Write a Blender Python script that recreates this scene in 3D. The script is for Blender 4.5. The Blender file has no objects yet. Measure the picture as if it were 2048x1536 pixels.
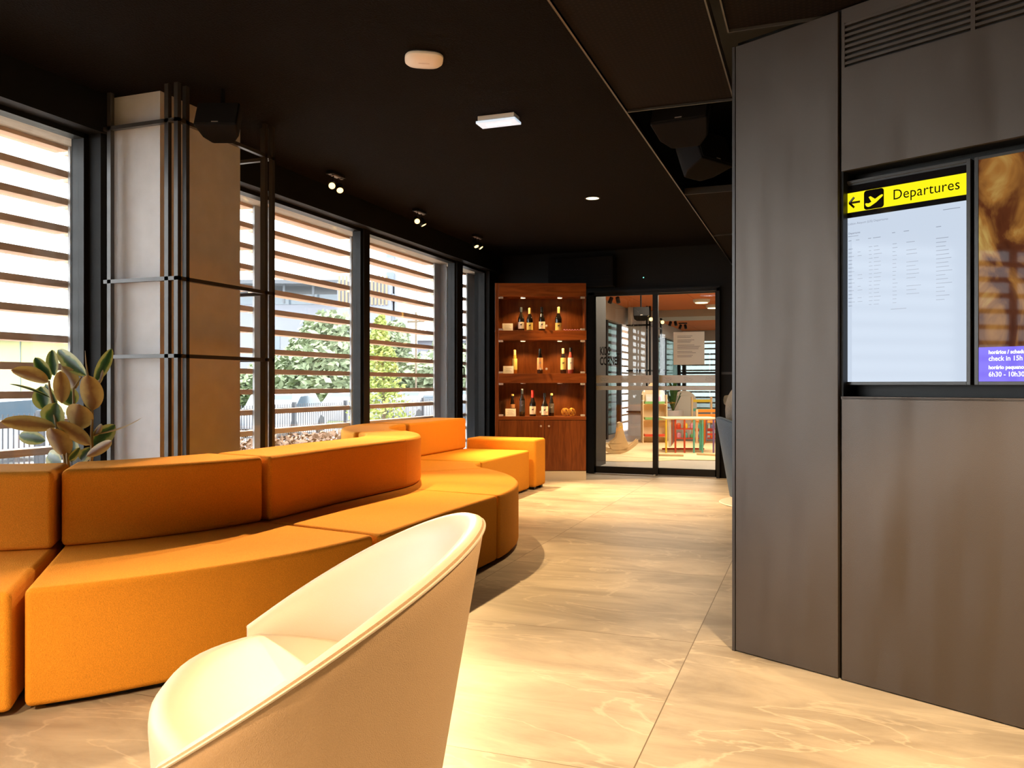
import bpy, bmesh, math, random
from mathutils import Vector, Matrix, noise
C = bpy.context.scene
COL = C.collection
PI = math.pi
rad = math.radians
# ------------------------------------------------------------------ camera, world, exposure
YAW = rad(20.2); CH = 1.2; FP = 1650.0; HV = 769.0
FX, FY = -math.sin(YAW), math.cos(YAW)
RX, RY = math.cos(YAW), math.sin(YAW)
cam_d = bpy.data.cameras.new('camera'); cam = bpy.data.objects.new('camera', cam_d); COL.objects.link(cam)
cam.location = (0, 0, CH); cam.rotation_euler = (rad(90), 0, YAW)
cam_d.sensor_width = 36; cam_d.lens = 36 * FP / 2048; cam_d.shift_y = 1.0 / 2048
cam_d.clip_start = .05; cam_d.clip_end = 400
C.camera = cam
w = bpy.data.worlds.new('overcast_sky'); C.world = w; w.use_nodes = True
bg = w.node_tree.nodes['Background']
SKY = 4.6
bg.inputs[0].default_value = (.93, .965, 1, 1); bg.inputs[1].default_value = SKY
vs = C.view_settings
vs.view_transform = 'Standard'; vs.look = 'None'; vs.gamma = 1; vs.use_curve_mapping = False
vs.exposure = 1.22
WARM = (1, .62, .27)

# ------------------------------------------------------------------ measured points -> room coordinates
def ray(u, v): return FX + (u-1024)/FP*RX, FY + (u-1024)/FP*RY, (HV-v)/FP
def atz(u, v, z):
    d = ray(u, v); t = (z-CH)/d[2]; return Vector((d[0]*t, d[1]*t, z))
def aty(u, v, y):
    d = ray(u, v); t = y/d[1]; return Vector((d[0]*t, y, CH+d[2]*t))
def atx(u, v, x):
    d = ray(u, v); t = x/d[0]; return Vector((x, d[1]*t, CH+d[2]*t))
def att(u, v, t):
    d = ray(u, v); return Vector((d[0]*t, d[1]*t, CH+d[2]*t))

# ------------------------------------------------------------------ materials
def mat(name, col, rough=.6, metal=0, var=0, vscale=20, bump=0, bscale=200, spec=None, coat=0, emit=None, estr=1, alpha=None, trans=0, stretch=None, detail=4, col2=None):
    m = bpy.data.materials.new(name); m.use_nodes = True
    nt = m.node_tree; b = nt.nodes['Principled BSDF']
    b.inputs['Base Color'].default_value = (*col, 1)
    b.inputs['Roughness'].default_value = rough; b.inputs['Metallic'].default_value = metal
    if spec is not None: b.inputs['Specular IOR Level'].default_value = spec
    if coat: b.inputs['Coat Weight'].default_value = coat; b.inputs['Coat Roughness'].default_value = .08
    if trans: b.inputs['Transmission Weight'].default_value = trans
    if emit: b.inputs['Emission Color'].default_value = (*emit, 1); b.inputs['Emission Strength'].default_value = estr
    tc = nt.nodes.new('ShaderNodeTexCoord'); mp = nt.nodes.new('ShaderNodeMapping')
    nt.links.new(tc.outputs['Object'], mp.inputs[0])
    if stretch: mp.inputs['Scale'].default_value = stretch
    if var or col2:
        n = nt.nodes.new('ShaderNodeTexNoise'); n.inputs['Scale'].default_value = vscale; n.inputs['Detail'].default_value = detail
        nt.links.new(mp.outputs[0], n.inputs[0])
        r = nt.nodes.new('ShaderNodeValToRGB')
        r.color_ramp.elements[0].position = .3; r.color_ramp.elements[1].position = .7
        c1 = col2 if col2 else tuple(c*(1-var) for c in col)
        c0 = col if col2 else tuple(min(1, c*(1+var)) for c in col)
        r.color_ramp.elements[0].color = (*c1, 1); r.color_ramp.elements[1].color = (*c0, 1)
        nt.links.new(n.outputs[0], r.inputs[0]); nt.links.new(r.outputs[0], b.inputs['Base Color'])
    if bump:
        n2 = nt.nodes.new('ShaderNodeTexNoise'); n2.inputs['Scale'].default_value = bscale; n2.inputs['Detail'].default_value = 3
        nt.links.new(mp.outputs[0], n2.inputs[0])
        bp = nt.nodes.new('ShaderNodeBump'); bp.inputs['Strength'].default_value = bump; bp.inputs['Distance'].default_value = .01
        nt.links.new(n2.outputs[0], bp.inputs['Height']); nt.links.new(bp.outputs[0], b.inputs['Normal'])
    return m
def glass(name, tint=(1, 1, 1), refl=.06, rough=0.0, haze=0):
    m = bpy.data.materials.new(name); m.use_nodes = True
    nt = m.node_tree; nt.nodes.clear()
    o = nt.nodes.new('ShaderNodeOutputMaterial'); mx = nt.nodes.new('ShaderNodeMixShader')
    t = nt.nodes.new('ShaderNodeBsdfTransparent'); g = nt.nodes.new('ShaderNodeBsdfGlossy')
    t.inputs[0].default_value = (*tint, 1); g.inputs['Roughness'].default_value = rough
    lw = nt.nodes.new('ShaderNodeLayerWeight'); lw.inputs[0].default_value = .5
    pw = nt.nodes.new('ShaderNodeMath'); pw.operation = 'POWER'; pw.inputs[1].default_value = 5
    mu = nt.nodes.new('ShaderNodeMath'); mu.operation = 'MULTIPLY_ADD'; mu.inputs[1].default_value = .55; mu.inputs[2].default_value = refl
    nt.links.new(lw.outputs['Facing'], pw.inputs[0]); nt.links.new(pw.outputs[0], mu.inputs[0]); nt.links.new(mu.outputs[0], mx.inputs[0])
    nt.links.new(t.outputs[0], mx.inputs[1]); nt.links.new(g.outputs[0], mx.inputs[2])
    last = mx
    if haze:
        d = nt.nodes.new('ShaderNodeBsdfDiffuse'); d.inputs[0].default_value = (.85, .83, .78, 1)
        m2 = nt.nodes.new('ShaderNodeMixShader'); m2.inputs[0].default_value = haze
        nt.links.new(mx.outputs[0], m2.inputs[1]); nt.links.new(d.outputs[0], m2.inputs[2]); last = m2
    nt.links.new(last.outputs[0], o.inputs[0])
    return m
def emis(name, col, s):
    m = bpy.data.materials.new(name); m.use_nodes = True
    nt = m.node_tree; nt.nodes.clear()
    o = nt.nodes.new('ShaderNodeOutputMaterial'); e = nt.nodes.new('ShaderNodeEmission')
    e.inputs[0].default_value = (*col, 1); e.inputs[1].default_value = s
    nt.links.new(e.outputs[0], o.inputs[0]); return m

def tile_floor_mat():
    m = mat('slate_tile_floor', (.42, .37, .30), rough=.42)
    nt = m.node_tree; b = nt.nodes['Principled BSDF']; N = nt.nodes.new; L = nt.links.new
    tc = N('ShaderNodeTexCoord'); sep = N('ShaderNodeSeparateXYZ'); L(tc.outputs['Object'], sep.inputs[0])
    # joints: x = -.533 + 1.39 k ; y = 2.5 + 1.39 k
    def joint(sock, off):
        a = N('ShaderNodeMath'); a.operation = 'SUBTRACT'; a.inputs[1].default_value = off; L(sock, a.inputs[0])
        p = N('ShaderNodeMath'); p.operation = 'PINGPONG'; p.inputs[1].default_value = .695; L(a.outputs[0], p.inputs[0])
        c = N('ShaderNodeMath'); c.operation = 'LESS_THAN'; c.inputs[1].default_value = .0022; L(p.outputs[0], c.inputs[0])
        fl = N('ShaderNodeMath'); fl.operation = 'DIVIDE'; fl.inputs[1].default_value = 1.39; L(a.outputs[0], fl.inputs[0])
        f2 = N('ShaderNodeMath'); f2.operation = 'FLOOR'; L(fl.outputs[0], f2.inputs[0])
        return c.outputs[0], f2.outputs[0]
    jx, cx = joint(sep.outputs[0], -.533); jy, cy = joint(sep.outputs[1], 2.5)
    mx = N('ShaderNodeMath'); mx.operation = 'MAXIMUM'; L(jx, mx.inputs[0]); L(jy, mx.inputs[1])
    # per tile offset
    cb = N('ShaderNodeCombineXYZ'); L(cx, cb.inputs[0]); L(cy, cb.inputs[1])
    wn = N('ShaderNodeTexWhiteNoise'); wn.noise_dimensions = '3D'; L(cb.outputs[0], wn.inputs[0])
    sc = N('ShaderNodeVectorMath'); sc.operation = 'SCALE'; sc.inputs['Scale'].default_value = 17; L(wn.outputs['Color'], sc.inputs[0])
    ad = N('ShaderNodeVectorMath'); ad.operation = 'ADD'; L(tc.outputs['Object'], ad.inputs[0]); L(sc.outputs[0], ad.inputs[1])
    mp = N('ShaderNodeMapping'); mp.inputs['Scale'].default_value = (.8, 2.2, 1); mp.inputs['Rotation'].default_value = (0, 0, .25); L(ad.outputs[0], mp.inputs[0])
    n1 = N('ShaderNodeTexNoise'); n1.inputs['Scale'].default_value = 1.6; n1.inputs['Detail'].default_value = 9; n1.inputs['Roughness'].default_value = .62; n1.inputs['Distortion'].default_value = .7; L(mp.outputs[0], n1.inputs[0])
    r = N('ShaderNodeValToRGB'); e = r.color_ramp.elements
    e[0].position = .34; e[0].color = (.27, .235, .19, 1); e[1].position = .68; e[1].color = (.50, .45, .37, 1)
    L(n1.outputs[0], r.inputs[0])
    # light slate ridges
    n2 = N('ShaderNodeTexNoise'); n2.inputs['Scale'].default_value = 1.1; n2.inputs['Detail'].default_value = 6; n2.inputs['Distortion'].default_value = .9; L(mp.outputs[0], n2.inputs[0])
    s1 = N('ShaderNodeMath'); s1.operation = 'SUBTRACT'; s1.inputs[1].default_value = .5; L(n2.outputs[0], s1.inputs[0])
    s2 = N('ShaderNodeMath'); s2.operation = 'ABSOLUTE'; L(s1.outputs[0], s2.inputs[0])
    s3 = N('ShaderNodeMapRange'); s3.inputs[1].default_value = 0; s3.inputs[2].default_value = .012; s3.inputs[3].default_value = .45; s3.inputs[4].default_value = 0; L(s2.outputs[0], s3.inputs[0])
    m1 = N('ShaderNodeMix'); m1.data_type = 'RGBA'; L(s3.outputs[0], m1.inputs[0]); L(r.outputs[0], m1.inputs[6]); m1.inputs[7].default_value = (.62, .56, .46, 1)
    m2 = N('ShaderNodeMix'); m2.data_type = 'RGBA'; L(mx.outputs[0], m2.inputs[0]); L(m1.outputs[2], m2.inputs[6]); m2.inputs[7].default_value = (.13, .10, .06, 1)
    L(m2.outputs[2], b.inputs['Base Color'])
    bp = N('ShaderNodeBump'); bp.inputs['Strength'].default_value = .25; bp.inputs['Distance'].default_value = .01; L(n1.outputs[0], bp.inputs['Height']); L(bp.outputs[0], b.inputs['Normal'])
    return m
def wood_mat(name, c1, c2, rough=.4, scale=6, stretch=(1, 1, .12)):
    m = mat(name, c1, rough=rough, spec=.25); nt = m.node_tree; b = nt.nodes['Principled BSDF']; N = nt.nodes.new; L = nt.links.new
    tc = N('ShaderNodeTexCoord'); mp = N('ShaderNodeMapping'); mp.inputs['Scale'].default_value = stretch; L(tc.outputs['Object'], mp.inputs[0])
    n = N('ShaderNodeTexNoise'); n.inputs['Scale'].default_value = scale*4; n.inputs['Detail'].default_value = 8; n.inputs['Distortion'].default_value = 1.2; L(mp.outputs[0], n.inputs[0])
    r = N('ShaderNodeValToRGB'); e = r.color_ramp.elements; e[0].position = .32; e[1].position = .68
    e[0].color = (*c2, 1); e[1].color = (*c1, 1); L(n.outputs[0], r.inputs[0]); L(r.outputs[0], b.inputs['Base Color'])
    return m
def panel_joint_mat(name, col, size, rough, jw=.004, jcol=(.0, .0, .0), var=.25, vscale=60, bump=.4, offx=0):
    m = mat(name, col, rough=rough, bump=bump, bscale=vscale, spec=.08); nt = m.node_tree; b = nt.nodes['Principled BSDF']; N = nt.nodes.new; L = nt.links.new
    tc = N('ShaderNodeTexCoord'); sep = N('ShaderNodeSeparateXYZ'); L(tc.outputs['Object'], sep.inputs[0])
    js = []
    for k in (0, 1):
        a = N('ShaderNodeMath'); a.operation = 'ADD'; a.inputs[1].default_value = offx if k == 0 else 0; L(sep.outputs[k], a.inputs[0])
        p = N('ShaderNodeMath'); p.operation = 'PINGPONG'; p.inputs[1].default_value = size[k]/2; L(a.outputs[0], p.inputs[0])
        c = N('ShaderNodeMath'); c.operation = 'LESS_THAN'; c.inputs[1].default_value = jw; L(p.outputs[0], c.inputs[0]); js.append(c)
    mx = N('ShaderNodeMath'); mx.operation = 'MAXIMUM'; L(js[0].outputs[0], mx.inputs[0]); L(js[1].outputs[0], mx.inputs[1])
    n = N('ShaderNodeTexNoise'); n.inputs['Scale'].default_value = vscale; n.inputs['Detail'].default_value = 4; L(tc.outputs['Object'], n.inputs[0])
    r = N('ShaderNodeValToRGB'); e = r.color_ramp.elements; e[0].position = .35; e[1].position = .65
    e[0].color = (*[c*(1-var) for c in col], 1); e[1].color = (*[c*(1+var) for c in col], 1); L(n.outputs[0], r.inputs[0])
    m2 = N('ShaderNodeMix'); m2.data_type = 'RGBA'; L(mx.outputs[0], m2.inputs[0]); L(r.outputs[0], m2.inputs[6]); m2.inputs[7].default_value = (*jcol, 1)
    L(m2.outputs[2], b.inputs['Base Color']); return m
def art_mat():
    m = bpy.data.materials.new('warm_brown_screen_image'); m.use_nodes = True; nt = m.node_tree; nt.nodes.clear(); N = nt.nodes.new; L = nt.links.new
    o = N('ShaderNodeOutputMaterial'); e = N('ShaderNodeEmission'); tc = N('ShaderNodeTexCoord'); mp = N('ShaderNodeMapping')
    mp.inputs['Scale'].default_value = (1.6, 1, 1); mp.inputs['Rotation'].default_value = (0, .7, 0); mp.inputs['Location'].default_value = (3.3, 1, .3)
    n = N('ShaderNodeTexNoise'); n.inputs['Scale'].default_value = 3.2; n.inputs['Detail'].default_value = 5; n.inputs['Distortion'].default_value = 1.6
    L(tc.outputs['Object'], mp.inputs[0]); L(mp.outputs[0], n.inputs[0])
    r = N('ShaderNodeValToRGB'); el = r.color_ramp.elements
    el[0].position = .3; el[0].color = (.035, .008, .004, 1); el[1].position = .75; el[1].color = (.75, .68, .42, 1)
    a = el.new(.47); a.color = (.10, .028, .01, 1); a = el.new(.57); a.color = (.33, .14, .03, 1); a = el.new(.66); a.color = (.52, .35, .10, 1)
    L(n.outputs[0], r.inputs[0]); L(r.outputs[0], e.inputs[0]); e.inputs[1].default_value = .40
    g = N('ShaderNodeBsdfGlossy'); g.inputs['Roughness'].default_value = .03; mx = N('ShaderNodeMixShader'); mx.inputs[0].default_value = .012
    L(e.outputs[0], mx.inputs[1]); L(g.outputs[0], mx.inputs[2]); L(mx.outputs[0], o.inputs[0]); return m
def leaf_mat():
    m = bpy.data.materials.new('variegated_rubber_leaf'); m.use_nodes = True; nt = m.node_tree; nt.nodes.clear(); N = nt.nodes.new; L = nt.links.new
    o = N('ShaderNodeOutputMaterial'); uv = N('ShaderNodeUVMap'); sep = N('ShaderNodeSeparateXYZ'); L(uv.outputs[0], sep.inputs[0])
    tc = N('ShaderNodeTexCoord'); n = N('ShaderNodeTexNoise'); n.inputs['Scale'].default_value = 16; n.inputs['Detail'].default_value = 5; L(tc.outputs['Object'], n.inputs[0])
    s = N('ShaderNodeMath'); s.operation = 'MULTIPLY_ADD'; s.inputs[1].default_value = .9; L(n.outputs[0], s.inputs[0]); L(sep.outputs[0], s.inputs[2])
    r = N('ShaderNodeValToRGB'); e = r.color_ramp.elements
    e[0].position = .45; e[0].color = (.014, .045, .014, 1); e[1].position = .80; e[1].color = (.34, .33, .09, 1); a = e.new(.66); a.color = (.05, .11, .02, 1); a = e.new(.73); a.color = (.22, .25, .05, 1)
    mr = N('ShaderNodeMath'); mr.operation = 'MULTIPLY'; mr.inputs[1].default_value = .7; L(s.outputs[0], mr.inputs[0]); L(mr.outputs[0], r.inputs[0])
    r2 = N('ShaderNodeValToRGB'); e = r2.color_ramp.elements
    e[0].position = .45; e[0].color = (.16, .075, .022, 1); e[1].position = .85; e[1].color = (.36, .25, .07, 1); L(mr.outputs[0], r2.inputs[0])
    geo = N('ShaderNodeNewGeometry')
    mc = N('ShaderNodeMix'); mc.data_type = 'RGBA'; L(geo.outputs['Backfacing'], mc.inputs[0]); L(r.outputs[0], mc.inputs[6]); L(r2.outputs[0], mc.inputs[7])
    b = N('ShaderNodeBsdfPrincipled'); b.inputs['Roughness'].default_value = .38; L(mc.outputs[2], b.inputs['Base Color'])
    t = N('ShaderNodeBsdfTranslucent'); L(mc.outputs[2], t.inputs[0])
    mx = N('ShaderNodeMixShader'); mx.inputs[0].default_value = .22; L(b.outputs[0], mx.inputs[1]); L(t.outputs[0], mx.inputs[2]); L(mx.outputs[0], o.inputs[0]); return m

M = dict(
    floor=tile_floor_mat(),
    ceil=panel_joint_mat('dark_wood_wool_ceiling', (.0042, .003, .0027), (1.2, 2.4), .9, jcol=(.003, .003, .003), vscale=90, bump=.6, offx=.35),
    black=mat('black_powder_coat', (.006, .0065, .007), rough=.45, var=.15, spec=.3),
    blackwall=mat('black_wall_paint', (.005, .0055, .006), rough=.6, spec=.2, var=.1, vscale=4),
    cage=mat('dark_steel_tube', (.055, .052, .05), rough=.32, metal=.35),
    plaster=mat('pale_column_render', (.55, .56, .58), rough=.85, var=.05, vscale=8, bump=.15, bscale=300),
    steelpost=mat('grey_steel_post', (.42, .44, .46), rough=.55, metal=.1, var=.15, vscale=6, stretch=(1, 1, .2)),
    slat=wood_mat('louvre_wood', (.64, .43, .29), (.52, .34, .22), rough=.7, stretch=(1, .08, 1)),
    soffit=mat('grey_board_soffit', (.42, .37, .30), rough=.8, var=.12, stretch=(6, .4, 1)),
    glass=glass('window_glass', (.97, .985, .98), .05),
    kglass=glass('tinted_window_glass', (.17, .205, .19), .05), kglass2=glass('light_tinted_window_glass', (.34, .37, .36), .05),
    doorglass=glass('door_glass', (.96, .97, .96), .06),
    cabglass=glass('cabinet_glass', (.97, .97, .97), .015),
    frost=glass('frosted_band', (.5, .5, .48), .03, rough=.5, haze=.75),
    orange=mat('orange_wool_fabric', (.72, .30, .03), rough=.95, var=.13, vscale=230, bump=.35, bscale=260, spec=.15),
    cream=mat('cream_leather', (.38, .335, .275), rough=.42, bump=.06, bscale=500, spec=.4),
    tan=mat('tan_leather_outer', (.33, .23, .14), rough=.55, var=.05, vscale=300, bump=.25, bscale=420),
    bluefab=mat('blue_grey_fabric', (.032, .058, .10), rough=.9, var=.2, vscale=150, bump=.3, bscale=250),
    chrome=mat('satin_steel', (.62, .58, .52), rough=.35, metal=.25),
    walnut=wood_mat('red_brown_walnut', (.18, .050, .010), (.10, .024, .0045), rough=.33, scale=5),
    walnut_h=wood_mat('red_brown_walnut_horizontal', (.23, .062, .011), (.13, .030, .005), rough=.33, scale=5, stretch=(.12, 1, 1)),
    plinth=mat('brushed_aluminium_plinth', (.62, .57, .50), rough=.4, metal=.4),
    clip=mat('satin_nickel', (.62, .56, .50), rough=.35, metal=.6),
    metalpanel=None, screen_black=mat('gloss_black_screen', (.006, .006, .008), rough=.06, coat=.3),
    bezel=mat('dark_bezel', (.03, .03, .03), rough=.3),
    yellow=mat('screen_yellow', (.0, .0, .0), rough=.05, spec=.2, emit=(1, .86, .01), estr=.47),
    sblue=mat('screen_pale_blue', (.0, .0, .0), rough=.07, spec=.16, emit=(.70, .80, .95), estr=.37),
    purple=mat('screen_purple', (.0, .0, .0), rough=.05, spec=.1, emit=(.23, .17, .95), estr=.42),
    swhite=mat('screen_white_text', (0, 0, 0), rough=.1, emit=(1, 1, 1), estr=.5),
    sblack=mat('screen_black_ink', (.004, .004, .004), rough=.08),
    sgrey=mat('screen_grey_ink', (0, 0, 0), rough=.1, emit=(.30, .34, .42), estr=.4),
    art=art_mat(), leaf=leaf_mat(),
    white=mat('white_plastic', (.75, .72, .66), rough=.4),
    paper=mat('cream_paper', (.72, .67, .56), rough=.8),
    ink=mat('black_vinyl_lettering', (.01, .01, .01), rough=.5),
    lamp=emis('warm_lamp_disc', (1, .66, .22), 1.6), lampw=emis('white_lamp_strip', (.85, .95, 1), 5),
    lampsoft=emis('warm_downlight_disc', (1, .80, .38), 3), lampcab=emis('cabinet_lamp_disc', (1, .74, .34), 5),
    kceil=panel_joint_mat('orange_wood_wool_ceiling', (.62, .20, .07), (1.2, 2.4), .9, jcol=(.2, .06, .02), vscale=60, bump=.4),
    kbeam=mat('grey_beam_paint', (.42, .38, .33), rough=.8), kfloor=mat('pale_grey_tile', (.42, .39, .34), rough=.5, var=.1, vscale=2),
    rug=mat('sand_round_rug', (.78, .60, .34), rough=.95, var=.06, vscale=30), birch=mat('birch_plywood', (.80, .60, .36), rough=.5, var=.08, vscale=8, stretch=(1, 1, .2)),
    stem=mat('plant_stem', (.22, .16, .06), rough=.6), pot=mat('white_ceramic_pot', (.65, .63, .6), rough=.4), soil=mat('potting_soil', (.03, .02, .012), rough=1, var=.4),
    green=mat('dark_green_leaf', (.03, .10, .02), rough=.5, var=.3),
    tree=mat('tree_foliage', (.25, .28, .17), rough=.9, col2=(.14, .18, .10), vscale=6),
    treey=mat('yellow_green_foliage', (.31, .34, .08), rough=.9, col2=(.19, .24, .06), vscale=6),
    twig=mat('dry_shrub_foliage', (.20, .11, .07), rough=.9, col2=(.12, .08, .05), vscale=20),
    bark=mat('bark', (.12, .09, .06), rough=.9, var=.3), grass=mat('grass', (.13, .17, .05), rough=.95, var=.3, vscale=3),
    pave=mat('pale_paving', (.42, .415, .40), rough=.85, var=.06, vscale=1.5), asphalt=mat('asphalt', (.20, .20, .21), rough=.9, var=.1, vscale=2),
    carw=mat('white_car_paint', (.32, .33, .36), rough=.2, coat=.5), carg=mat('grey_blue_car_paint', (.10, .13, .17), rough=.2, coat=.5),
    carglass=mat('car_glass', (.05, .07, .09), rough=.05), tyre=mat('tyre_rubber', (.02, .02, .02), rough=.8),
    bgrey=mat('pale_grey_facade', (.16, .165, .19), rough=.8, var=.04, vscale=.5), bwhite=mat('white_facade', (.25, .26, .29), rough=.8),
    bdark=mat('grey_roof', (.07, .075, .085), rough=.7), bglass=mat('building_window', (.09, .11, .13), rough=.1), batten=mat('tan_timber_batten', (.20, .14, .085), rough=.7),
    byellow=mat('pale_yellow_facade', (.36, .32, .17), rough=.8, var=.05, vscale=.6), bteal=mat('grey_green_roof', (.14, .17, .165), rough=.6),
    fence=mat('black_fence_paint', (.02, .02, .025), rough=.5),
    bottle=mat('dark_wine_glass', (.008, .006, .005), rough=.06, coat=.5), rose=mat('rose_wine_glass', (.30, .06, .05), rough=.08, coat=.5), goldglass=mat('amber_glass', (.75, .42, .08), rough=.12, metal=.5),
    capg=mat('gold_foil', (.72, .5, .16), rough=.4), capr=mat('red_foil', (.45, .02, .02), rough=.35), capk=mat('black_foil', (.02, .025, .03), rough=.3),
    lab=mat('cream_label', (.78, .70, .56), rough=.7), laby=mat('yellow_label', (.75, .60, .16), rough=.7), labd=mat('charcoal_label', (.08, .07, .07), rough=.6), labo=mat('orange_brown_label', (.55, .28, .12), rough=.7),
    cred=mat('red_paint', (.62, .06, .03), rough=.4), cteal=mat('teal_paint', (.10, .50, .42), rough=.4), cyel=mat('yellow_paint', (.85, .65, .06), rough=.4), cpur=mat('purple_paint', (.22, .13, .34), rough=.4),
    corg=mat('orange_paint', (.85, .28, .04), rough=.4), cgrn=mat('green_paint', (.16, .42, .14), rough=.4), cblu=mat('blue_grey_paint', (.22, .26, .42), rough=.4), cwht=mat('white_paint', (.75, .75, .75), rough=.4), cpnk=mat('pink_paint', (.7, .3, .4), rough=.4),
    skin=mat('skin', (.50, .30, .21), rough=.5), hair=mat('dark_hair', (.03, .02, .015), rough=.6, var=.3), jacket=mat('grey_striped_jacket', (.08, .08, .08), rough=.9, var=.2, vscale=60), trousers=mat('dark_trousers', (.04, .045, .06), rough=.9), shoe=mat('black_shoe_leather', (.02, .02, .02), rough=.4),
    mesh=None, matte=mat('matte_black_housing', (.004, .004, .005), rough=.8, spec=.15),
)
def wrinkle(m):
    nt = m.node_tree; b = nt.nodes['Principled BSDF']; N = nt.nodes.new; L = nt.links.new
    old = b.inputs['Normal'].links[0].from_socket
    tc = N('ShaderNodeTexCoord'); mp = N('ShaderNodeMapping'); mp.inputs['Scale'].default_value = (1, 1, .45); mp.inputs['Rotation'].default_value = (0, .2, .5); L(tc.outputs['Object'], mp.inputs[0])
    n = N('ShaderNodeTexNoise'); n.inputs['Scale'].default_value = 4; n.inputs['Detail'].default_value = 2; n.inputs['Distortion'].default_value = .8; L(mp.outputs[0], n.inputs[0])
    bp = N('ShaderNodeBump'); bp.inputs['Strength'].default_value = .16; bp.inputs['Distance'].default_value = .03; L(n.outputs[0], bp.inputs['Height']); L(old, bp.inputs['Normal']); L(bp.outputs[0], b.inputs['Normal'])
wrinkle(M['orange'])
def steel_panel():
    m = mat('bronze_grey_metal_panel', (.088, .073, .062), rough=.42, metal=.6); nt = m.node_tree; b = nt.nodes['Principled BSDF']; N = nt.nodes.new; L = nt.links.new
    tc = N('ShaderNodeTexCoord'); mp = N('ShaderNodeMapping'); mp.inputs['Scale'].default_value = (5, 5, 1.0); L(tc.outputs['Object'], mp.inputs[0])
    n = N('ShaderNodeTexNoise'); n.inputs['Scale'].default_value = 1.0; n.inputs['Detail'].default_value = 1; L(mp.outputs[0], n.inputs[0])
    n2 = N('ShaderNodeTexNoise'); n2.inputs['Scale'].default_value = 350; L(tc.outputs['Object'], n2.inputs[0])
    a = N('ShaderNodeMath'); a.operation = 'MULTIPLY_ADD'; a.inputs[1].default_value = .012; L(n2.outputs[0], a.inputs[0]); L(n.outputs[0], a.inputs[2])
    bp = N('ShaderNodeBump'); bp.inputs['Strength'].default_value = .6; bp.inputs['Distance'].default_value = .05; L(a.outputs[0], bp.inputs['Height']); L(bp.outputs[0], b.inputs['Normal'])
    return m
M['metalpanel'] = steel_panel()
def mesh_panel():
    m = bpy.data.materials.new('expanded_metal_mesh'); m.use_nodes = True; nt = m.node_tree; b = nt.nodes['Principled BSDF']; N = nt.nodes.new; L = nt.links.new
    b.inputs['Roughness'].default_value = .8; b.inputs['Specular IOR Level'].default_value = .1
    tc = N('ShaderNodeTexCoord'); mp = N('ShaderNodeMapping'); mp.inputs['Scale'].default_value = (22, 45, 1); L(tc.outputs['Object'], mp.inputs[0])
    v = N('ShaderNodeTexBrick'); v.inputs['Scale'].default_value = 1; v.inputs['Mortar Size'].default_value = .12; v.inputs['Brick Width'].default_value = 1; v.inputs['Row Height'].default_value = .6
    v.inputs['Color1'].default_value = (.002, .002, .002, 1); v.inputs['Color2'].default_value = (.004, .003, .003, 1); v.inputs['Mortar'].default_value = (.010, .0065, .006, 1)
    L(mp.outputs[0], v.inputs[0]); L(v.outputs[0], b.inputs['Base Color']); return m
M['mesh'] = mesh_panel()

# ------------------------------------------------------------------ mesh helpers
class MB:
    def __init__(s): s.v = []; s.f = []; s.uv = None
    def add(s, vs, fs):
        o = len(s.v); s.v += [tuple(p) for p in vs]; s.f += [tuple(i+o for i in f) for f in fs]; return s
    def box(s, x0, x1, y0, y1, z0, z1, mtx=None):
        p = [Vector((x, y, z)) for z in (z0, z1) for y in (y0, y1) for x in (x0, x1)]
        if mtx: p = [mtx @ q for q in p]
        return s.add(p, [(0, 2, 3, 1), (4, 5, 7, 6), (0, 1, 5, 4), (2, 6, 7, 3), (0, 4, 6, 2), (1, 3, 7, 5)])
    def prism(s, poly, z0, z1, sc0=1, c=(0, 0)):
        n = len(poly); v = [(c[0]+(x-c[0])*sc0, c[1]+(y-c[1])*sc0, z0) for x, y in poly] + [(x, y, z1) for x, y in poly]
        f = [tuple(reversed(range(n))), tuple(range(n, 2*n))] + [(i, (i+1) % n, n+(i+1) % n, n+i) for i in range(n)]
        return s.add(v, f)
    def tube(s, pts, r, seg=8, caps=True, r2=None):
        pts = [Vector(p) for p in pts]; n = len(pts); vs = []; fs = []
        for i, p in enumerate(pts):
            d = (pts[min(i+1, n-1)]-pts[max(i-1, 0)]).normalized()
            a = d.orthogonal().normalized() if i == 0 else (a - d*a.dot(d)).normalized()
            b = d.cross(a); rr = r if r2 is None else r+(r2-r)*i/(n-1)
            vs += [p+(a*math.cos(2*PI*k/seg)+b*math.sin(2*PI*k/seg))*rr for k in range(seg)]
        for i in range(n-1):
            for k in range(seg): fs.append((i*seg+k, i*seg+(k+1) % seg, (i+1)*seg+(k+1) % seg, (i+1)*seg+k))
        if caps: fs += [tuple(reversed(range(seg))), tuple(range((n-1)*seg, n*seg))]
        return s.add(vs, fs)
    def lathe(s, prof, seg=24, mtx=None, c=(0, 0, 0)):
        vs = []; fs = []; n = len(prof)
        for r, z in prof:
            for k in range(seg):
                p = Vector((r*math.cos(2*PI*k/seg), r*math.sin(2*PI*k/seg), z))
                vs.append((mtx @ p if mtx else p) + Vector(c))
        for i in range(n-1):
            for k in range(seg): fs.append((i*seg+k, i*seg+(k+1) % seg, (i+1)*seg+(k+1) % seg, (i+1)*seg+k))
        fs += [tuple(reversed(range(seg))), tuple(range((n-1)*seg, n*seg))]
        return s.add(vs, fs)
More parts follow.
